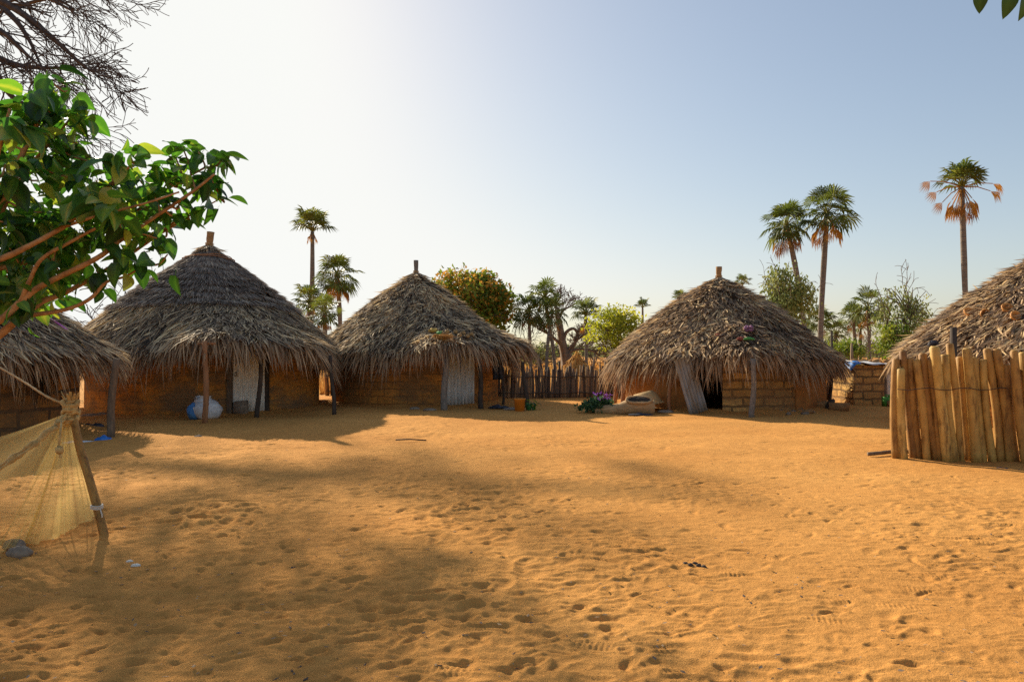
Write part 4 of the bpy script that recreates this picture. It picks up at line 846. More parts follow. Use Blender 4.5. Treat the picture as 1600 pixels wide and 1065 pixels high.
# ------------------------------------------------------------------ brick shed, pole
sh = gd(1366, 632); root = empty('brick_shed', (sh[0], sh[1], 0), 'small mud block shed with a plastic sheet roof and a tin door', 'shed')
mb = MB(); w2, dp, H = 0.62, 0.75, 1.17
def slab(mb, x0, x1, y0, y1, z0, z1):
    v, q, uv = [], [], []
    for (ax, ay, bx, by) in ((x0, y0, x1, y0), (x1, y0, x1, y1), (x1, y1, x0, y1), (x0, y1, x0, y0)):
        k = len(v); L = math.hypot(bx-ax, by-ay)
        v += [(ax, ay, z0), (bx, by, z0), (bx, by, z1), (ax, ay, z1)]; uv += [(20+ax+ay, 10+z0), (20+ax+ay+L, 10+z0), (20+ax+ay+L, 10+z1), (20+ax+ay, 10+z1)]; q.append((k, k+1, k+2, k+3))
    k = len(v); v += [(x0, y0, z1), (x1, y0, z1), (x1, y1, z1), (x0, y1, z1)]; uv += [(20, 10)]*4; q.append((k, k+1, k+2, k+3))
    mb.add(v, q, None, .5, uv)
slab(mb, -0.62, 0.30, 0, 0.16, -0.1, H); slab(mb, -0.62, -0.46, 0.163, 1.5, -0.1, H-0.02); slab(mb, -0.457, 1.4, 1.35, 1.51, -0.1, H-0.02); slab(mb, 1.24, 1.4, 0.0, 1.347, -0.1, H-0.02)
mb.build('wall', M_WALL3, root, False)
tin_sheet(0.85, 1.0).build('door', M_TIN, root, loc=(0.80, 0.1, 0.05)); MB().box((0.345, 0.05, 0.55), (0.04, 0.04, 0.62), jit=.006).build('door_frame', M_POST, root, False)
M_TARP = mottled('plastic_sheet', (0.42, 0.42, 0.44), (0.66, 0.64, 0.62), 4, 0.5, 0.6, 0.03); M_BLUE = mottled('blue_plastic', (0.02, 0.13, 0.42), (0.05, 0.22, 0.6), 8, 0.45, 0.3, 0.01)
xs = np.linspace(-0.72, 1.5, 22); ys = np.linspace(-0.16, 1.6, 10); X, Y = np.meshgrid(xs, ys); Z = H+0.09-0.075*(X-0)-0.06*(np.abs(Y-.7))**2+0.025*np.sin(X*9+Y*4)+.012*np.sin(Y*17); nC = 22
def sheet(X, Y, Z, th=0.012):
    n0, n1 = X.shape; v = np.concatenate([np.stack([X, Y, Z], -1).reshape(-1, 3), np.stack([X, Y, Z-th], -1).reshape(-1, 3)]); N = n0*n1; i = np.arange(n0-1)[:, None]*n1; j = np.arange(n1-1)[None]
    q = np.stack([i+j, i+j+1, i+n1+j+1, i+n1+j], -1).reshape(-1, 4); e = []
    for a in range(n1-1): e += [(a, a+N, a+1+N, a+1), ((n0-1)*n1+a, (n0-1)*n1+a+1, (n0-1)*n1+a+1+N, (n0-1)*n1+a+N)]
    for a in range(n0-1): e += [(a*n1, (a+1)*n1, (a+1)*n1+N, a*n1+N), (a*n1+n1-1, a*n1+n1-1+N, (a+1)*n1+n1-1+N, (a+1)*n1+n1-1)]
    return MB().add(v, np.vstack([q, q[:, ::-1]+N, e]))
ro = sheet(X, Y, Z).build('roof', M_TARP, root)
xs = np.linspace(-0.80, -0.50, 7); ys = np.linspace(-0.22, 0.4, 6); X, Y = np.meshgrid(xs, ys); sheet(X, Y, H+0.15-0.9*np.maximum(0, -0.66-X)*1.6-0.7*np.maximum(0, -0.1-Y)+.01*np.sin(Y*30+X*20)-.02).build('blue_corner', M_BLUE, ro)
for k in range(8): MB().blob((random.uniform(-.5, 1.2), random.uniform(0.1, 1.2), H+0.12), (.12, .10, .05), random.random(), .3, 6, 9).build('weighing_stone', M_CLAYBRICK, ro)
g = gd(1328, 618); tag(MB().tube([(0, 0, -.1), (.01, 0, .9), (-.02, 0, 2.35)], [.05, .047, .04], 8, wob=.05).build('standing_pole', M_POST_DARK, loc=g+[0, 1.4, 0]), 'bare dark pole standing upright behind the low wide hut', 'pole')

# ------------------------------------------------------------------ mosquito net on its pole
pb = gd(163, 839); D = pb[1]; ptop = at(111, 640, D+0.3)
pole = MB().tube(np.array([pb*(1-u)+ptop*u+np.array([0.008*sin(u*7), 0, 0]) for u in np.linspace(-0.08, 1.02, 12)])-pb, np.linspace(.037, .032, 12), 10, a=0.35, wob=.05)
pole_o = tag(pole.build('net_pole', M_POLE, loc=pb), 'leaning wooden pole that holds up the yellow net', 'pole')
mb = MB(); q = pb*(0.72)+0*pb
q = pb*0.78+ptop*0.22; a_ = np.linspace(0, 2*pi, 14)
for k in range(3): mb.tube(np.stack([0.045*np.cos(a_), 0.045*np.sin(a_), 0.012*k+0.004*np.sin(a_*2)], -1)+q-pb, .007, 5)
mb.tube(np.array([[.04, -.02, 0], [.07, -.04, -.05], [.06, -.03, -.12]])+q-pb, .006, 5); mb.build('rag_tie', M_SHELL, pole_o)
def net_mat():
    m, nt, b, out = newmat('yellow_net')
    at_ = nt.nodes.new('ShaderNodeAttribute'); at_.attribute_name = 'tint'
    tc = nt.nodes.new('ShaderNodeTexCoord'); n = noise(nt, 6, 4, .6); 
    b.inputs['Base Color'].default_value = (0.84, 0.64, 0.25, 1); b.inputs['Roughness'].default_value = .9; b.inputs['Specular IOR Level'].default_value = 0.05
    tr = nt.nodes.new('ShaderNodeBsdfTranslucent'); tr.inputs['Color'].default_value = (0.9, 0.7, 0.28, 1)
    m1 = nt.nodes.new('ShaderNodeMixShader'); m1.inputs[0].default_value = .55; nt.links.new(b.outputs[0], m1.inputs[1]); nt.links.new(tr.outputs[0], m1.inputs[2])
    tp = nt.nodes.new('ShaderNodeBsdfTransparent'); m2 = nt.nodes.new('ShaderNodeMixShader')
    nt.links.new(at_.outputs['Fac'], m2.inputs[0]); nt.links.new(tp.outputs[0], m2.inputs[1]); nt.links.new(m1.outputs[0], m2.inputs[2]); nt.links.new(m2.outputs[0], out.inputs['Surface'])
    return m
M_NET = net_mat()
def build_net():
    A = ptop+np.array([-0.02, -0.03, -0.03]); root = empty('mosquito_net', (pb[0]-0.7, pb[1], 0), 'sheer yellow mosquito net draped from the leaning pole to the sand', 'net')
    o = np.array([pb[0]-0.7, pb[1], 0])
    # bottom edge in the photo, from beside the pole to beyond the left edge
    E = bez([gd(147, 812), gd(120, 826), gd(80, 846), gd(35, 856), gd(0, 866)+[0, .05, 0], gd(-60, 872), gd(-130, 850), gd(-190, 800)+[0, 0, 0.25], gd(-240, 775)+[0, 0, .5]], 12)
    nU = 150; idx = np.linspace(0, len(E)-1, nU); E = np.stack([np.interp(idx, np.arange(len(E)), E[:, k]) for k in range(3)], -1)
    fold = np.sin(idx*0.36)+0.5*np.sin(idx*0.83+1)+0.6*np.sin(idx*0.17+2)
    vs = np.linspace(0.02, 1, 34); V = []; Tn = []
    for v in vs:
        p = A[None]*(1-v)+E*v
        sag = -0.22*np.sin(pi*v)*np.clip((np.arange(nU)/nU), 0, 1); p[:, 2] += sag*0.7
        p[:, 1] += 0.055*fold*v*(1.15-v*0.6); p[:, 0] += 0.02*np.cos(idx*1.7)*v
        p[:, 2] = np.maximum(p[:, 2], 0.02+0.01*np.sin(idx))
        V.append(p); dens = 0.36+0.5*np.clip(fold*0.52, 0, 1)**3+0.40*np.exp(-v*6)+0.35*np.exp(-((np.arange(nU)/nU-0.80)/0.06)**2)+0.2*(v > 0.965)
        Tn.append(np.clip(dens, .1, .95))
    V = np.array(V); n0, n1 = V.shape[:2]; i = np.arange(n0-1)[:, None]*n1; j = np.arange(n1-1)[None]
    MB().add(V.reshape(-1, 3)-o, np.stack([i+j, i+j+1, i+n1+j+1, i+n1+j], -1).reshape(-1, 4), None, np.array(Tn).ravel()).build('netting', M_NET, root)
    # gathered knot at the pole top, bunched top edge and a hanging knot
    kn = MB()
    for k in range(9):
        a = np.linspace(0, 2*pi, 22); r_ = .052+.012*sin(k*2.1); kn.tube(np.stack([r_*np.cos(a)-.005, r_*np.sin(a), -.10+.022*k+.016*np.sin(a*2+k)+.01*np.sin(a*5+k)], -1)+ptop-o, .018+.004*np.sin(k*3+a*3), 7, wob=.12)
    for k in range(16):
        a = random.uniform(0, 2*pi); d_ = np.array([cos(a)*.05, sin(a)*.05, .07+random.random()*.04]); s_ = np.array([-sin(a), cos(a), 0])*.018; b0 = ptop-o+np.array([cos(a)*.03, sin(a)*.03, .06])
        kn.add([b0-s_, b0+s_, b0+d_+s_*.6, b0+d_-s_*.3], [(0, 1, 2, 3)])
    M_KNOT = mottled('bunched_net', (.42, .25, .09), (.66, .46, .19), 25, .9, .8, .01)
    kn.build('knot', M_KNOT, root)
    tb = MB(); p = bez([A+[0, -.02, -.02], at(85, 665, D+.1), at(45, 697, D-.05), at(0, 728, D-.1), at(-60, 770, D-.2), at(-140, 800, D-.3)], 8); tb.tube(p-o, .02+.010*np.sin(np.arange(len(p))*1.3), 7, wob=.25); 
    p2 = p+np.array([.0, -.03, -.035])+.015*np.sin(np.arange(len(p)))[:, None]; tb.tube(p2-o, .016+.008*np.sin(np.arange(len(p))*1.9), 6, wob=.25)
    p = bez([A+[-.01, -.06, -.05], at(95, 670, D-.1), at(92, 700, D-.15), at(95, 715, D-.15)], 5); tb.tube(p-o, .009, 6, wob=.2); tb.blob(at(93, 703, D-.15)-o, (.032, .03, .035), .5, .25)
    tb.build('bunched_edge', M_KNOT, root)
build_net()
p = bez([ptop+[0, 0, .03], at(75, 620, D+.4), at(40, 598, D+.9), at(0, 574, D+1.5), at(-60, 540, D+2.2), at(-140, 505, D+2.8)], 8); mb = MB(); mb.tube(p-ptop, .010+.002*np.sin(np.arange(len(p))*2.5), 7)
tag(mb.build('rope', M_ROPE, loc=ptop), 'taut straw rope running from the net pole up to the left edge', 'rope')

# ------------------------------------------------------------------ things standing, lying and hanging about
def stuff(name, label, cat, px, py, mat, f, group=None, dz=0.0):
    mb = MB(); f(mb); return tag(mb.build(name, mat, loc=gd(px, py)+np.array([0, 0, dz])), label, cat, group)
# sack
M_SACK = mottled('white_sack', (.5, .5, .52), (.74, .73, .72), 10, .7, .6, .02); M_SACKB = mottled('blue_sack', (.05, .17, .42), (.10, .27, .55), 10, .7, .6, .02)
g = gd(315, 655); root = empty('sack', g, 'slumped white and blue plastic sack beside the porch post of the tallest hut', 'sack')
mb = MB().blob((.10, .05, .22), (.34, .28, .26), .5, .10, 12, 20, 0.85); mb.blob((.02, .03, .42), (.20, .17, .10), .5, .22, 8, 14)
for k in range(18):
    a = k*2*pi/18; r0 = .13+.03*sin(k*2.3); b0 = np.array([.02+r0*cos(a), .03+r0*sin(a)*.8, .46]); tp = b0+np.array([cos(a)*.05, sin(a)*.04, .07+.03*sin(k*1.9)]); s_ = np.array([-sin(a), cos(a), 0])*.035
    mb.add([b0-s_, b0+s_, tp+s_*.9, tp-s_*.9], [(0, 1, 2, 3)])
o_ = mb.build('bag', M_SACK, root); MB().blob((.03, .03, .47), (.12, .10, .04), .5, .2, 6, 12).build('contents', M_DARK, root)
MB().blob((-.16, .02, .18), (.17, .24, .215), .5, .10, 10, 16, 0.9).build('blue_panel', M_SACKB, root)
stuff('mud_block', 'dark mud block lying against the whitish tin door', 'block', 374, 648, M_STONE, lambda m: m.box((0, .1, .17), (.16, .12, .17), rotm('z', .2), jit=.02))
# bucket
M_ORANGE = mottled('orange_plastic', (.55, .17, .015), (.72, .25, .03), 6, .45, .1, .003)
g = gd(812, 642); root = empty('bucket', g, 'orange plastic bucket on the sand right of the middle hut', 'bucket')
MB().lathe([(.0, .0), (.125, .0), (.15, .30), (.165, .31), (.165, .335), (.148, .335), (.12, .02), (0, .02)], 24).build('tub', M_ORANGE, root)
MB().tube([(.16*cos(a), -.02-.03*sin(a), .32-.10*sin(a)) for a in np.linspace(0, pi, 12)], .006, 5).build('handle', M_POST_DARK, root)
M_BOTTLE = mottled('green_bottle', (.02, .10, .03), (.05, .2, .06), 8, .4, .1, .003)
g = gd(826, 641); root = empty('potted_plant', g, 'green bottle planter with a small leafy sprig by the orange bucket', 'plant')
MB().lathe([(0, 0), (.07, 0), (.075, .15), (.06, .18), (0, .17)], 14).build('pot', M_BOTTLE, root); lf = MB()
for _ in range(3): leaf_rosette(lf, np.array([random.uniform(0, .12), 0, random.uniform(.18, .32)]), 7, .12)
lf.build('foliage', M_LEAF, root)
M_CLOTH = mottled('dark_cloth', (.02, .022, .03), (.07, .07, .09), 9, .9, .5, .01); M_CLOTHR = mottled('red_cloth', (.18, .04, .03), (.32, .08, .05), 9, .9, .4, .01)
def rag(rad, h, n=10):
    def f(m):
        xs = np.linspace(-1, 1, 16); X, Y = np.meshgrid(xs*rad[0], xs*rad[1]); r_ = np.hypot(X/rad[0], Y/rad[1])
        Z = h*np.clip(1-r_**2*0.8, 0.05, 1)*(0.6+0.4*vnoise(X, Y, rad[0]*0.35, n))+.01
        k = np.clip(1+.25*vnoise(X, Y, rad[0]*.8, n+1), .6, 1.3); s_ = sheet(X*k*np.where(r_ > 1, 1/np.maximum(r_, 1), 1), Y*k*np.where(r_ > 1, 1/np.maximum(r_, 1), 1), Z, .015)
        m.add(np.concatenate(s_.v), np.concatenate(s_.q))
    return f
stuff('rag', 'dark crumpled rag by the right porch post of the middle hut', 'rag', 780, 637, M_CLOTH, rag((.30, .22), .14))
stuff('rag', 'small grey crumpled rag left of the orange bucket', 'rag', 797, 640, M_STONE, rag((.2, .15), .09, 5))
stuff('rag', 'black crumpled rag under the hollowed log', 'rag', 1000, 648, M_CLOTH, rag((.30, .14), .06, 15))
stuff('plastic_bag', 'bright blue plastic bag at the foot of the left edge hut post', 'bag', 163, 688, M_BLUE, rag((.16, .12), .10, 25))
stuff('plastic_bag', 'flattened pale plastic bag on the sand behind the net', 'bag', 125, 692, M_SACK, rag((.30, .14), .05, 35))
stuff('rubbish_heap', 'dark rubbish heap beside the net knot, by the left edge hut', 'rubbish', 145, 668, M_CLOTH, rag((.22, .16), .12, 45))
stuff('rubbish_heap', 'pale rubbish scattered in front of the tallest hut wall, left side', 'rubbish', 152, 650, M_STONE, rag((.34, .2), .12, 55))
hc = np.array([(778-800)/F*20.9, 20.9, 0.0])
mb = MB(); xs = np.linspace(-.16, .16, 14); zs = np.linspace(0.75, 1.5, 10); X, Z = np.meshgrid(xs, zs); Y = .05*np.sin(X*40+Z*2)
s_ = sheet(X+.02*np.sin(Z*9), Y, Z, .0); s_ = MB().add(np.concatenate([np.stack([X, Y, Z], -1).reshape(-1, 3), np.stack([X, Y+.02, Z], -1).reshape(-1, 3)]), np.vstack([np.concatenate(s_.q)]))
tag(s_.build('hanging_cloth', M_CLOTH, loc=hc), 'dark cloth hanging under the right eave of the middle hut', 'cloth')
# flower clump, hollowed log, basket
g = gd(932, 645); root = empty('flower_bush', g, 'low clump of green leaves with small purple flowers by the hollowed log', 'plant')
M_BUSH = tinted('dark_bush_leaf', [(0, (.015, .045, .025)), (.5, (.05, .12, .05)), (1, (.16, .24, .08))], .55, .3, None, 5, .3); M_PURPLE = mottled('purple_flower', (.35, .08, .5), (.6, .25, .75), 20, .7, .1, .002)
cc, pos, ti = crown_pts((0, .1, .18), (.46, .3, .2), 60, 16, .06, .4); pos[:, 2] = np.abs(pos[:, 2])+.01; leaf_cloud(pos, .10, ti).build('foliage', M_BUSH, root)
T = Tree()
for q in cc[::3]: T.limb([np.array([q[0]*.3, q[1]*.3, 0]), q*.7, q], .01, .005, 3)
T.mesh((0, 0, 0), 4).build('stems', M_BOTTLE, root)
fp = np.stack([rng.uniform(-.1, .42, 22), rng.uniform(-.25, .2, 22), rng.uniform(.33, .52, 22)], -1); leaf_cloud(np.repeat(fp, 5, 0), .05, .5).build('flowers', M_PURPLE, root)
g = gd(982, 646); root = empty('hollow_log', g, 'pale hollowed log lying beside the purple flower clump', 'log')
def log_mesh():
    m = MB(); us = np.linspace(0, 1, 18); ang = np.linspace(0, 2*pi, 25)[:-1]
    def prof(u): return np.interp(u, [0, .15, .4, .6, .8, 1.0], [.10, .13, .15, .24, .27, .20])
    ring = []
    for u in us:
        r_ = prof(u); open_ = np.exp(-((u-.74)/.17)**4)
        top = np.clip((np.sin(ang)-.25)/.75, 0, 1)*open_
        rr2 = r_*(1-0.85*top); cz = r_*.95-.03
        ring.append(np.stack([np.full(24, -.85+1.5*u), rr2*np.cos(ang)*1.05, cz+rr2*np.sin(ang)], -1))
    v = np.concatenate(ring); i = np.arange(17)[:, None]*24; j = np.arange(24)[None]; k = (j+1) % 24
    m.add(v, np.stack([i+j, i+k, i+24+k, i+24+j], -1).reshape(-1, 4)); c0, c1 = ring[0].mean(0), ring[-1].mean(0)
    m.add(np.vstack([ring[0], c0]), None, [(24, (a+1) % 24, a) for a in range(24)]); m.add(np.vstack([ring[-1], c1]), None, [(24, a, (a+1) % 24) for a in range(24)])
    return m
M_LOG = mottled('pale_log', (.30, .18, .08), (.52, .35, .18), 6, .85, .6, .015, (1, 4, 4))
lo = log_mesh().build('trunk', M_LOG, root); lo.rotation_euler = (R(-28), 0, R(-8))
hb = MB().blob((0, 0, 0), (.30, .125, .035), .5, .05, 8, 20).build('hollow_shade', M_DARK, root); hb.location = (.25, -.12, .36); hb.rotation_euler = (R(34), 0, R(-8))  # near-black blob that paints the shade inside the log opening
a_ = np.linspace(0, 2*pi, 40); rm = MB().tube(np.stack([.31*np.cos(a_), .135*np.sin(a_), .01*np.sin(3*a_)], -1), .035, 8, wob=.1).build('rim', M_LOG, root); rm.location = hb.location; rm.rotation_euler = hb.rotation_euler
M_BASKET = mottled('woven_basket', (.34, .20, .08), (.58, .39, .18), 45, .85, .9, .012)
g = gd(992, 643); root = empty('basket', g, 'woven straw basket tipped on its side behind the hollowed log', 'basket')
mb = MB().lathe([(.0, .0), (.24, .01), (.34, .10), (.41, .26), (.43, .36), (.45, .39), (.42, .40), (.38, .27), (.30, .12), (0, .05)], 26, wob=.03); ob = mb.build('body', M_BASKET, root); ob.location = (.25, .25, .50); ob.rotation_euler = (R(8), R(166), 0)
mb = MB()
for k in range(26):
    a = k*2*pi/26; mb.blob((.445*cos(a), .445*sin(a), .385), (.04, .04, .03), .5, .15, 5, 7)
rb_ = mb.build('rim', M_BASKET, root); rb_.location = ob.location; rb_.rotation_euler = ob.rotation_euler
# kerb of stones by the walls
SG = 'loose stones along the hut walls'
for px, py, s_, lab in ((648, 640, .10, 'flat stone at the wall foot left of the middle hut door'), (672, 642, .12, 'long flat stone beside the thick grey post of the middle hut'), (1020, 640, .16, 'grey stone at the wall foot right of the straw basket'), (1040, 645, .14, 'flat slab in front of the low wide hut, near the slim orange post')):
    stuff('stone', lab, 'stone', px, py, M_STONE, lambda m, s_=s_: m.blob((0, 0, .03), (s_*1.5, s_*.8, .05), .5, .15, 8, 14), SG)
for px, py, s_, lab in ((1281, 622, .17, 'pale mud brick right of the low wide hut, near the stake fence'), (1282, 640, .25, 'largest mud brick at the right foot of the low wide hut'), (1311, 642, .24, 'dark mud brick right of the broken stump'), (1245, 643, .15, 'small brick rubble at the right wall foot of the low wide hut'), (1262, 646, .13, 'brick rubble lying in front of the largest mud brick')):
    stuff('mud_brick', lab, 'brick', px, py, M_CLAYBRICK, lambda m, s_=s_: m.box((0, 0, s_*.42), (s_, s_*.5, s_*.45), rotm('z', random.uniform(-.5, .5)), jit=.03), 'loose mud bricks by the low wide hut')
stuff('stump', 'dark broken stump sticking up among loose bricks', 'stump', 1297, 641, M_POST_DARK, lambda m: m.tube([(-.05, 0, -.03), (-.02, 0, .12), (.03, 0, .22), (.11, 0, .29)], [.11, .10, .08, .04], 9, wob=.15))
for i in range(14):
    px, py = random.uniform(1205, 1275), random.uniform(640, 648)
    stuff('pebble', 'small dark stone in the rubble strip below the pale block wall', 'stone', px, py, M_STONE, lambda m: m.blob((0, 0, .02), (random.uniform(.05, .1), random.uniform(.04, .07), random.uniform(.04, .07)), .5, .25, 6, 9), 'rubble stones below the pale block wall')
# shed side things
def tub(m): m.lathe([(0, 0), (.20, 0), (.25, .38), (.27, .39), (.27, .41), (.24, .41), (.19, .02), (0, .02)], 22)
stuff('tub', 'blue plastic tub against the tall orange brown stake fence', 'tub', 1320, 622, M_BLUE, tub)
M_GREEN = mottled('green_plastic', (.05, .22, .03), (.12, .4, .06), 8, .5, .1, .003)
def can(m):
    m.box((0, 0, .14), (.11, .09, .14), jit=.006); m.tube([(-.06, 0, .28), (-.05, 0, .33), (.04, 0, .33), (.05, 0, .28)], .018, 6); m.lathe([(.03, .27), (.03, .34), (0, .34)], 10, c=(.075, 0, 0))
stuff('jerrycan', 'green plastic jerrycan in front of the brick shed door', 'jerrycan', 1386, 635, M_GREEN, can)
stuff('mud_brick', 'orange brick beside the green jerrycan', 'brick', 1394, 636, M_CLAYBRICK, lambda m: m.box((0.05, 0, .09), (.13, .1, .1), jit=.02))
g = at(1281, 612, 21.8); o_ = tin_sheet(0.45, 0.8).build('tin_sheet', M_TIN_BLUE, loc=(g[0], g[1], 0.0)); o_.rotation_euler = (R(-9), 0, R(25)); tag(o_, 'grey blue tin sheet leaning behind the right eave of the low wide hut', 'tin sheet')
# things lying on the roofs
def on_roof(rf, hut, th, t, up=0.05):
    p = rf.pt(np.array([th]), np.array([t]))[0]+np.array(hut.location); p[2] += up; return p
def roof_angle(rf, hut, px, py):         # the spot of the roof that shows at photo pixel (px, py)
    th, t = np.meshgrid(np.linspace(-pi+.05, -.05, 240), np.linspace(.05, 1, 120)); P_ = rf.pt(th.ravel(), t.ravel())+np.array(hut.location)
    x, y = 800+F*P_[:, 0]/P_[:, 1], HOR-F*(P_[:, 2]-CAMH)/P_[:, 1]; e = (x-px)**2+(y-py)**2+0.6*P_[:, 1]; k = int(np.argmin(e)); return P_[k]+np.array([0, -.03, .05])
M_GOURD = mottled('brown_gourd', (.26, .15, .06), (.45, .28, .11), 9, .7, .3, .006); M_CALA = mottled('orange_calabash', (.48, .20, .05), (.62, .32, .10), 9, .6, .2, .005)
M_YEL = mottled('yellow_cloth', (.42, .27, .06), (.55, .38, .10), 9, .8, .3, .005); M_LIME = mottled('green_cloth', (.05, .20, .05), (.10, .34, .09), 9, .8, .3, .005); M_VIO = mottled('purple_yarn', (.20, .09, .18), (.38, .2, .32), 30, .9, .9, .02)
GL = [(692, 526), (699, 523), (705, 529), (712, 524), (718, 529), (724, 525), (730, 530), (737, 527)]
for k, (px, py) in enumerate(GL):
    p = roof_angle(rf2, h2, px, py); mb = MB().blob((0, 0, .04), (.065, .06, .055), .5, .10, 8, 12); mb.tube([(0, 0, .08), (.02, 0, .12)], .010, 5)
    tag(mb.build('gourd', M_GOURD, loc=p), 'dry brown gourd in the row drying on the middle hut roof', 'gourd', 'gourds drying on the middle hut roof')
p = roof_angle(rf2, h2, 677, 521); tag(MB().blob((0, 0, .03), (.12, .09, .07), .5, .3, 8, 12).build('rag', M_YEL, loc=p), 'yellow scrap of cloth left of the gourds on the middle hut roof', 'rag')
p = roof_angle(rf2, h2, 687, 526); tag(MB().blob((0, 0, .03), (.12, .09, .06), .5, .3, 8, 12).build('rag', M_LIME, loc=p), 'green scrap of cloth left of the gourds on the middle hut roof', 'rag')
p0, p1 = roof_angle(rf2, h2, 680, 530), roof_angle(rf2, h2, 702, 565); mb = MB(); n = 60; a = rng.normal(0, .03, (n, 3)); b = rng.normal(0, .09, (n, 3))*np.array([1, .3, .6]); mb.segs(a, (p1-p0)[None]+b+[0, -.08, .03], .010, .004, 4, rng.random(n))
tag(mb.build('broom', M_DRYGRASS, loc=p0+[0, -.02, .05]), 'pale straw broom lying on the eave of the middle hut', 'broom')
p = roof_angle(rf3, h3, 1168, 523); mb = MB()
for k in range(40): d_ = norm(rng.normal(size=3)); mb.blob(d_*np.array([.10, .08, .07])+[0, 0, .08], .03, .5, .3, 5, 7)
tag(mb.build('yarn_bundle', M_VIO, loc=p+[.02, 0, .02]), 'purple netted bundle on the low wide hut roof', 'bundle')
p = roof_angle(rf3, h3, 1158, 534); tag(MB().blob((0, 0, .02), (.12, .08, .05), .5, .3, 8, 12).build('rag', M_CLOTHR, loc=p), 'red cloth under the purple bundle on the low wide hut roof', 'rag')
p = roof_angle(rf3, h3, 1125, 527); tag(MB().blob((0, 0, .02), (.13, .07, .04), .5, .35, 8, 12).build('rag', M_CLOTHR, loc=p), 'faded red scrap left of the purple bundle on the low wide hut roof', 'rag')
p = roof_angle(rf3, h3, 1169, 537); mb = MB(); xs = np.linspace(-.14, .14, 15); w = .045+.012*np.cos(xs*30); mb.tube(np.stack([xs, 0*xs, .03+.02*np.cos(xs*12)], -1), .035*np.sqrt(np.clip(1-(xs/.15)**2, .05, 1)), 8)
tag(mb.build('sandal', M_LIME, loc=p+[0, -.05, .03]), 'green sandal below the purple bundle on the low wide hut roof', 'sandal')
for px, py, lab in ((1508, 492, 'orange calabash shell nearest the dark post on the right edge roof'), (1533, 494, 'second orange calabash shell on the right edge roof, right of the dark post'), (1570, 488, 'largest orange calabash shell on the right edge roof'), (1583, 500, 'lowest orange calabash shell on the right edge roof')):
    p = roof_angle(rf4, h4, px, py); mb = MB().lathe([(0, 0), (.07, .02), (.10, .07), (.10, .10), (.085, .10), (.06, .045), (0, .03)], 16, wob=.05); o_ = mb.build('calabash', M_CALA, loc=p); o_.rotation_euler = (R(random.uniform(40, 120)), R(random.uniform(-30, 30)), 0)
    tag(o_, lab, 'calabash', 'calabash shells on the right edge roof')
p = roof_angle(rf4, h4, 1441, 523); tag(MB().blob((0, 0, .03), (.11, .09, .07), .5, .3, 8, 12).build('rag', M_CLOTH, loc=p), 'black scrap of plastic on the right edge hut roof', 'rag')
p = [roof_angle(rf0, h0, x, y)+[0, 0, .03] for x, y in ((40, 476), (70, 480), (100, 487), (125, 496))]; M_PINK = mottled('pink_ribbon', (.5, .12, .4), (.65, .25, .55), 9, .7, .2, .003)
tag(MB().tube(bez(p, 6)-p[0], .018, 6).build('cord', M_PINK, loc=p[0]), 'pink cord lying across the left edge hut roof', 'cord')
# small things on the sand
for px, py, s_, lab in ((22, 857, .085, 'dark stone weighing down the net hem, upper one'), (30, 869, .095, 'dark flat stone in front of the net hem')):
    stuff('stone', lab, 'stone', px, py, M_STONE, lambda m, s_=s_: m.blob((0, 0, .025), (s_, s_*.7, .055), .5, .12, 9, 15), 'stones on the net hem')
for px, py, s_, lab in ((203, 880, .022, 'smaller white shell at the end of the pole shadow'), (212, 886, .028, 'larger white shell at the end of the pole shadow')):
    stuff('shell', lab, 'shell', px, py, M_SHELL, lambda m, s_=s_: m.blob((0, 0, .012), (s_*1.4, s_*.8, .016), .5, .12, 7, 12), 'white shells on the sand')
stuff('scrap', 'small black scrap lying on the shaded foreground sand', 'scrap', 458, 891, M_CLOTH, rag((.045, .03), .03, 65))
for k, (px, py) in enumerate(((1071, 883), (1079, 885), (1092, 886), (1100, 888), (1086, 883))):
    stuff('dropping', 'dark brown dropping in the small cluster on the open sand', 'dropping', px, py, M_POST_DARK, lambda m: m.blob((0, 0, .012), (.022, .017, .016), .5, .2, 6, 9), 'droppings on the open sand')
stuff('twig', 'dark twig lying on the sand near the shadow tip of the tallest hut', 'twig', 640, 689, M_POST_DARK, lambda m: m.tube([(-.25, .03, .02), (0, 0, .035), (.3, -.03, .02)], .012, 5))
stuff('scrap', 'small dark scrap at the right end of the sand before the pole fence', 'scrap', 1566, 733, M_CLOTH, rag((.09, .05), .03, 75))
stuff('scrap', 'grey scrap in front of the tallest hut, left of its red porch post', 'scrap', 310, 682, M_STONE, rag((.07, .05), .04, 85))

def litter():
    n = 2400; y = 3.0+17*rng.random(n)**1.4; x = rng.uniform(-0.9, 0.9, n)*y; M = randrot(n)*(rng.uniform(0.012, 0.045, n))[:, None, None]; M[:, 2] *= 0.25
    tv = np.array([[-.5, 0, 0], [0, -.28, .05], [.6, 0, 0], [0, .28, .1], [0, 0, -.15]]); mb = MB()
    mb.inst(tv, [(0, 1, 3), (1, 2, 3), (0, 4, 1), (1, 4, 2), (2, 4, 3), (3, 4, 0)], M, np.stack([x, y, np.full(n, 0.022)], -1), rng.random(n))
    tag(mb.build('dry_litter', M_STAKE, None, False), 'dry leaf bits and straw scattered over the open sand', 'litter', kind='stuff')
litter()

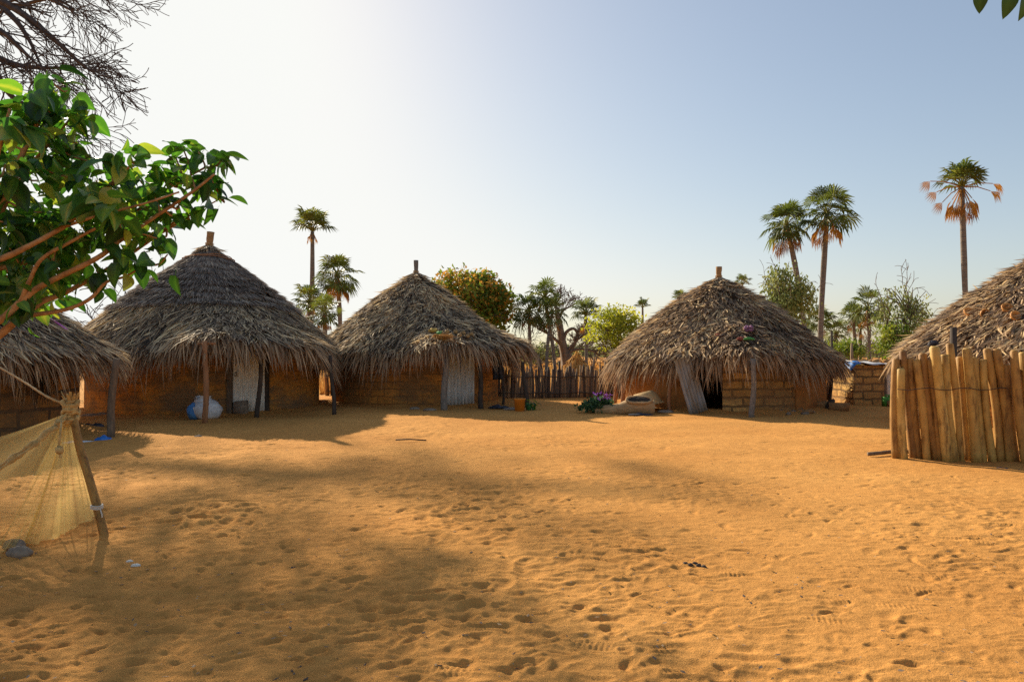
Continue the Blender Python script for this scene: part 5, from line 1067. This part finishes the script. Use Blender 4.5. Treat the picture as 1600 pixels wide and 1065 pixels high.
# ------------------------------------------------------------------ light, sky, camera
SUN = np.array([-1.15, 1.6, 1.0]); el = math.atan2(SUN[2], math.hypot(SUN[0], SUN[1])); az = math.atan2(SUN[0], SUN[1])
w = bpy.data.worlds.new('World'); scene.world = w; w.use_nodes = True; nt = w.node_tree
sky = nt.nodes.new('ShaderNodeTexSky'); sky.sky_type = 'NISHITA'; sky.sun_disc = False; sky.sun_elevation = el; sky.sun_rotation = az
sky.air_density = 1.0; sky.dust_density = 1.3; sky.ozone_density = 1.3
bg = nt.nodes['Background']; hs = nt.nodes.new('ShaderNodeHueSaturation'); hs.inputs['Saturation'].default_value = 1.04; nt.links.new(sky.outputs[0], hs.inputs['Color'])
gm = nt.nodes.new('ShaderNodeGamma'); gm.inputs['Gamma'].default_value = 0.75; nt.links.new(hs.outputs['Color'], gm.inputs['Color'])
sp = nt.nodes.new('ShaderNodeSeparateColor'); cb = nt.nodes.new('ShaderNodeCombineColor')
nt.links.new(mix(nt, 'MULTIPLY', 1.0, gm.outputs['Color'], (1.43, 1.37, 1.33)), sp.inputs[0])
for k_, cap in enumerate((6.0, 6.05, 5.85)):       # hazy bright air: the aureole levels off at pale cream
    sm = nt.nodes.new('ShaderNodeMath'); sm.operation = 'SMOOTH_MIN'; sm.inputs[1].default_value = cap; sm.inputs[2].default_value = 3.0
    nt.links.new(sp.outputs[k_], sm.inputs[0]); nt.links.new(sm.outputs[0], cb.inputs[k_])
nt.links.new(cb.outputs[0], bg.inputs['Color']); bg.inputs['Strength'].default_value = 0.088
sl = bpy.data.lights.new('sun', 'SUN'); sl.energy = 4.6; sl.angle = R(0.55); sl.color = (1.0, 0.87, 0.66); so = bpy.data.objects.new('sun', sl); COL.objects.link(so)
from mathutils import Vector
so.rotation_euler = Vector([float(x) for x in SUN]).to_track_quat('Z', 'Y').to_euler(); so.location = (-20, 30, 30)
cam = bpy.data.cameras.new('camera'); co = bpy.data.objects.new('camera', cam); COL.objects.link(co); scene.camera = co
co.location = (0, 0, CAMH); co.rotation_euler = (R(90), 0, 0); cam.sensor_width = 36; cam.lens = 36*F/1600; cam.shift_y = (HOR-532.5)/1600; cam.clip_start = 0.05; cam.clip_end = 6000
vs = scene.view_settings; vs.view_transform = 'Standard'; vs.look = 'None'; vs.exposure = 0.85; vs.gamma = 1.0; vs.use_curve_mapping = False
scene.cycles.use_denoising = False
scene.cycles.max_bounces = 8; scene.cycles.transparent_max_bounces = 24
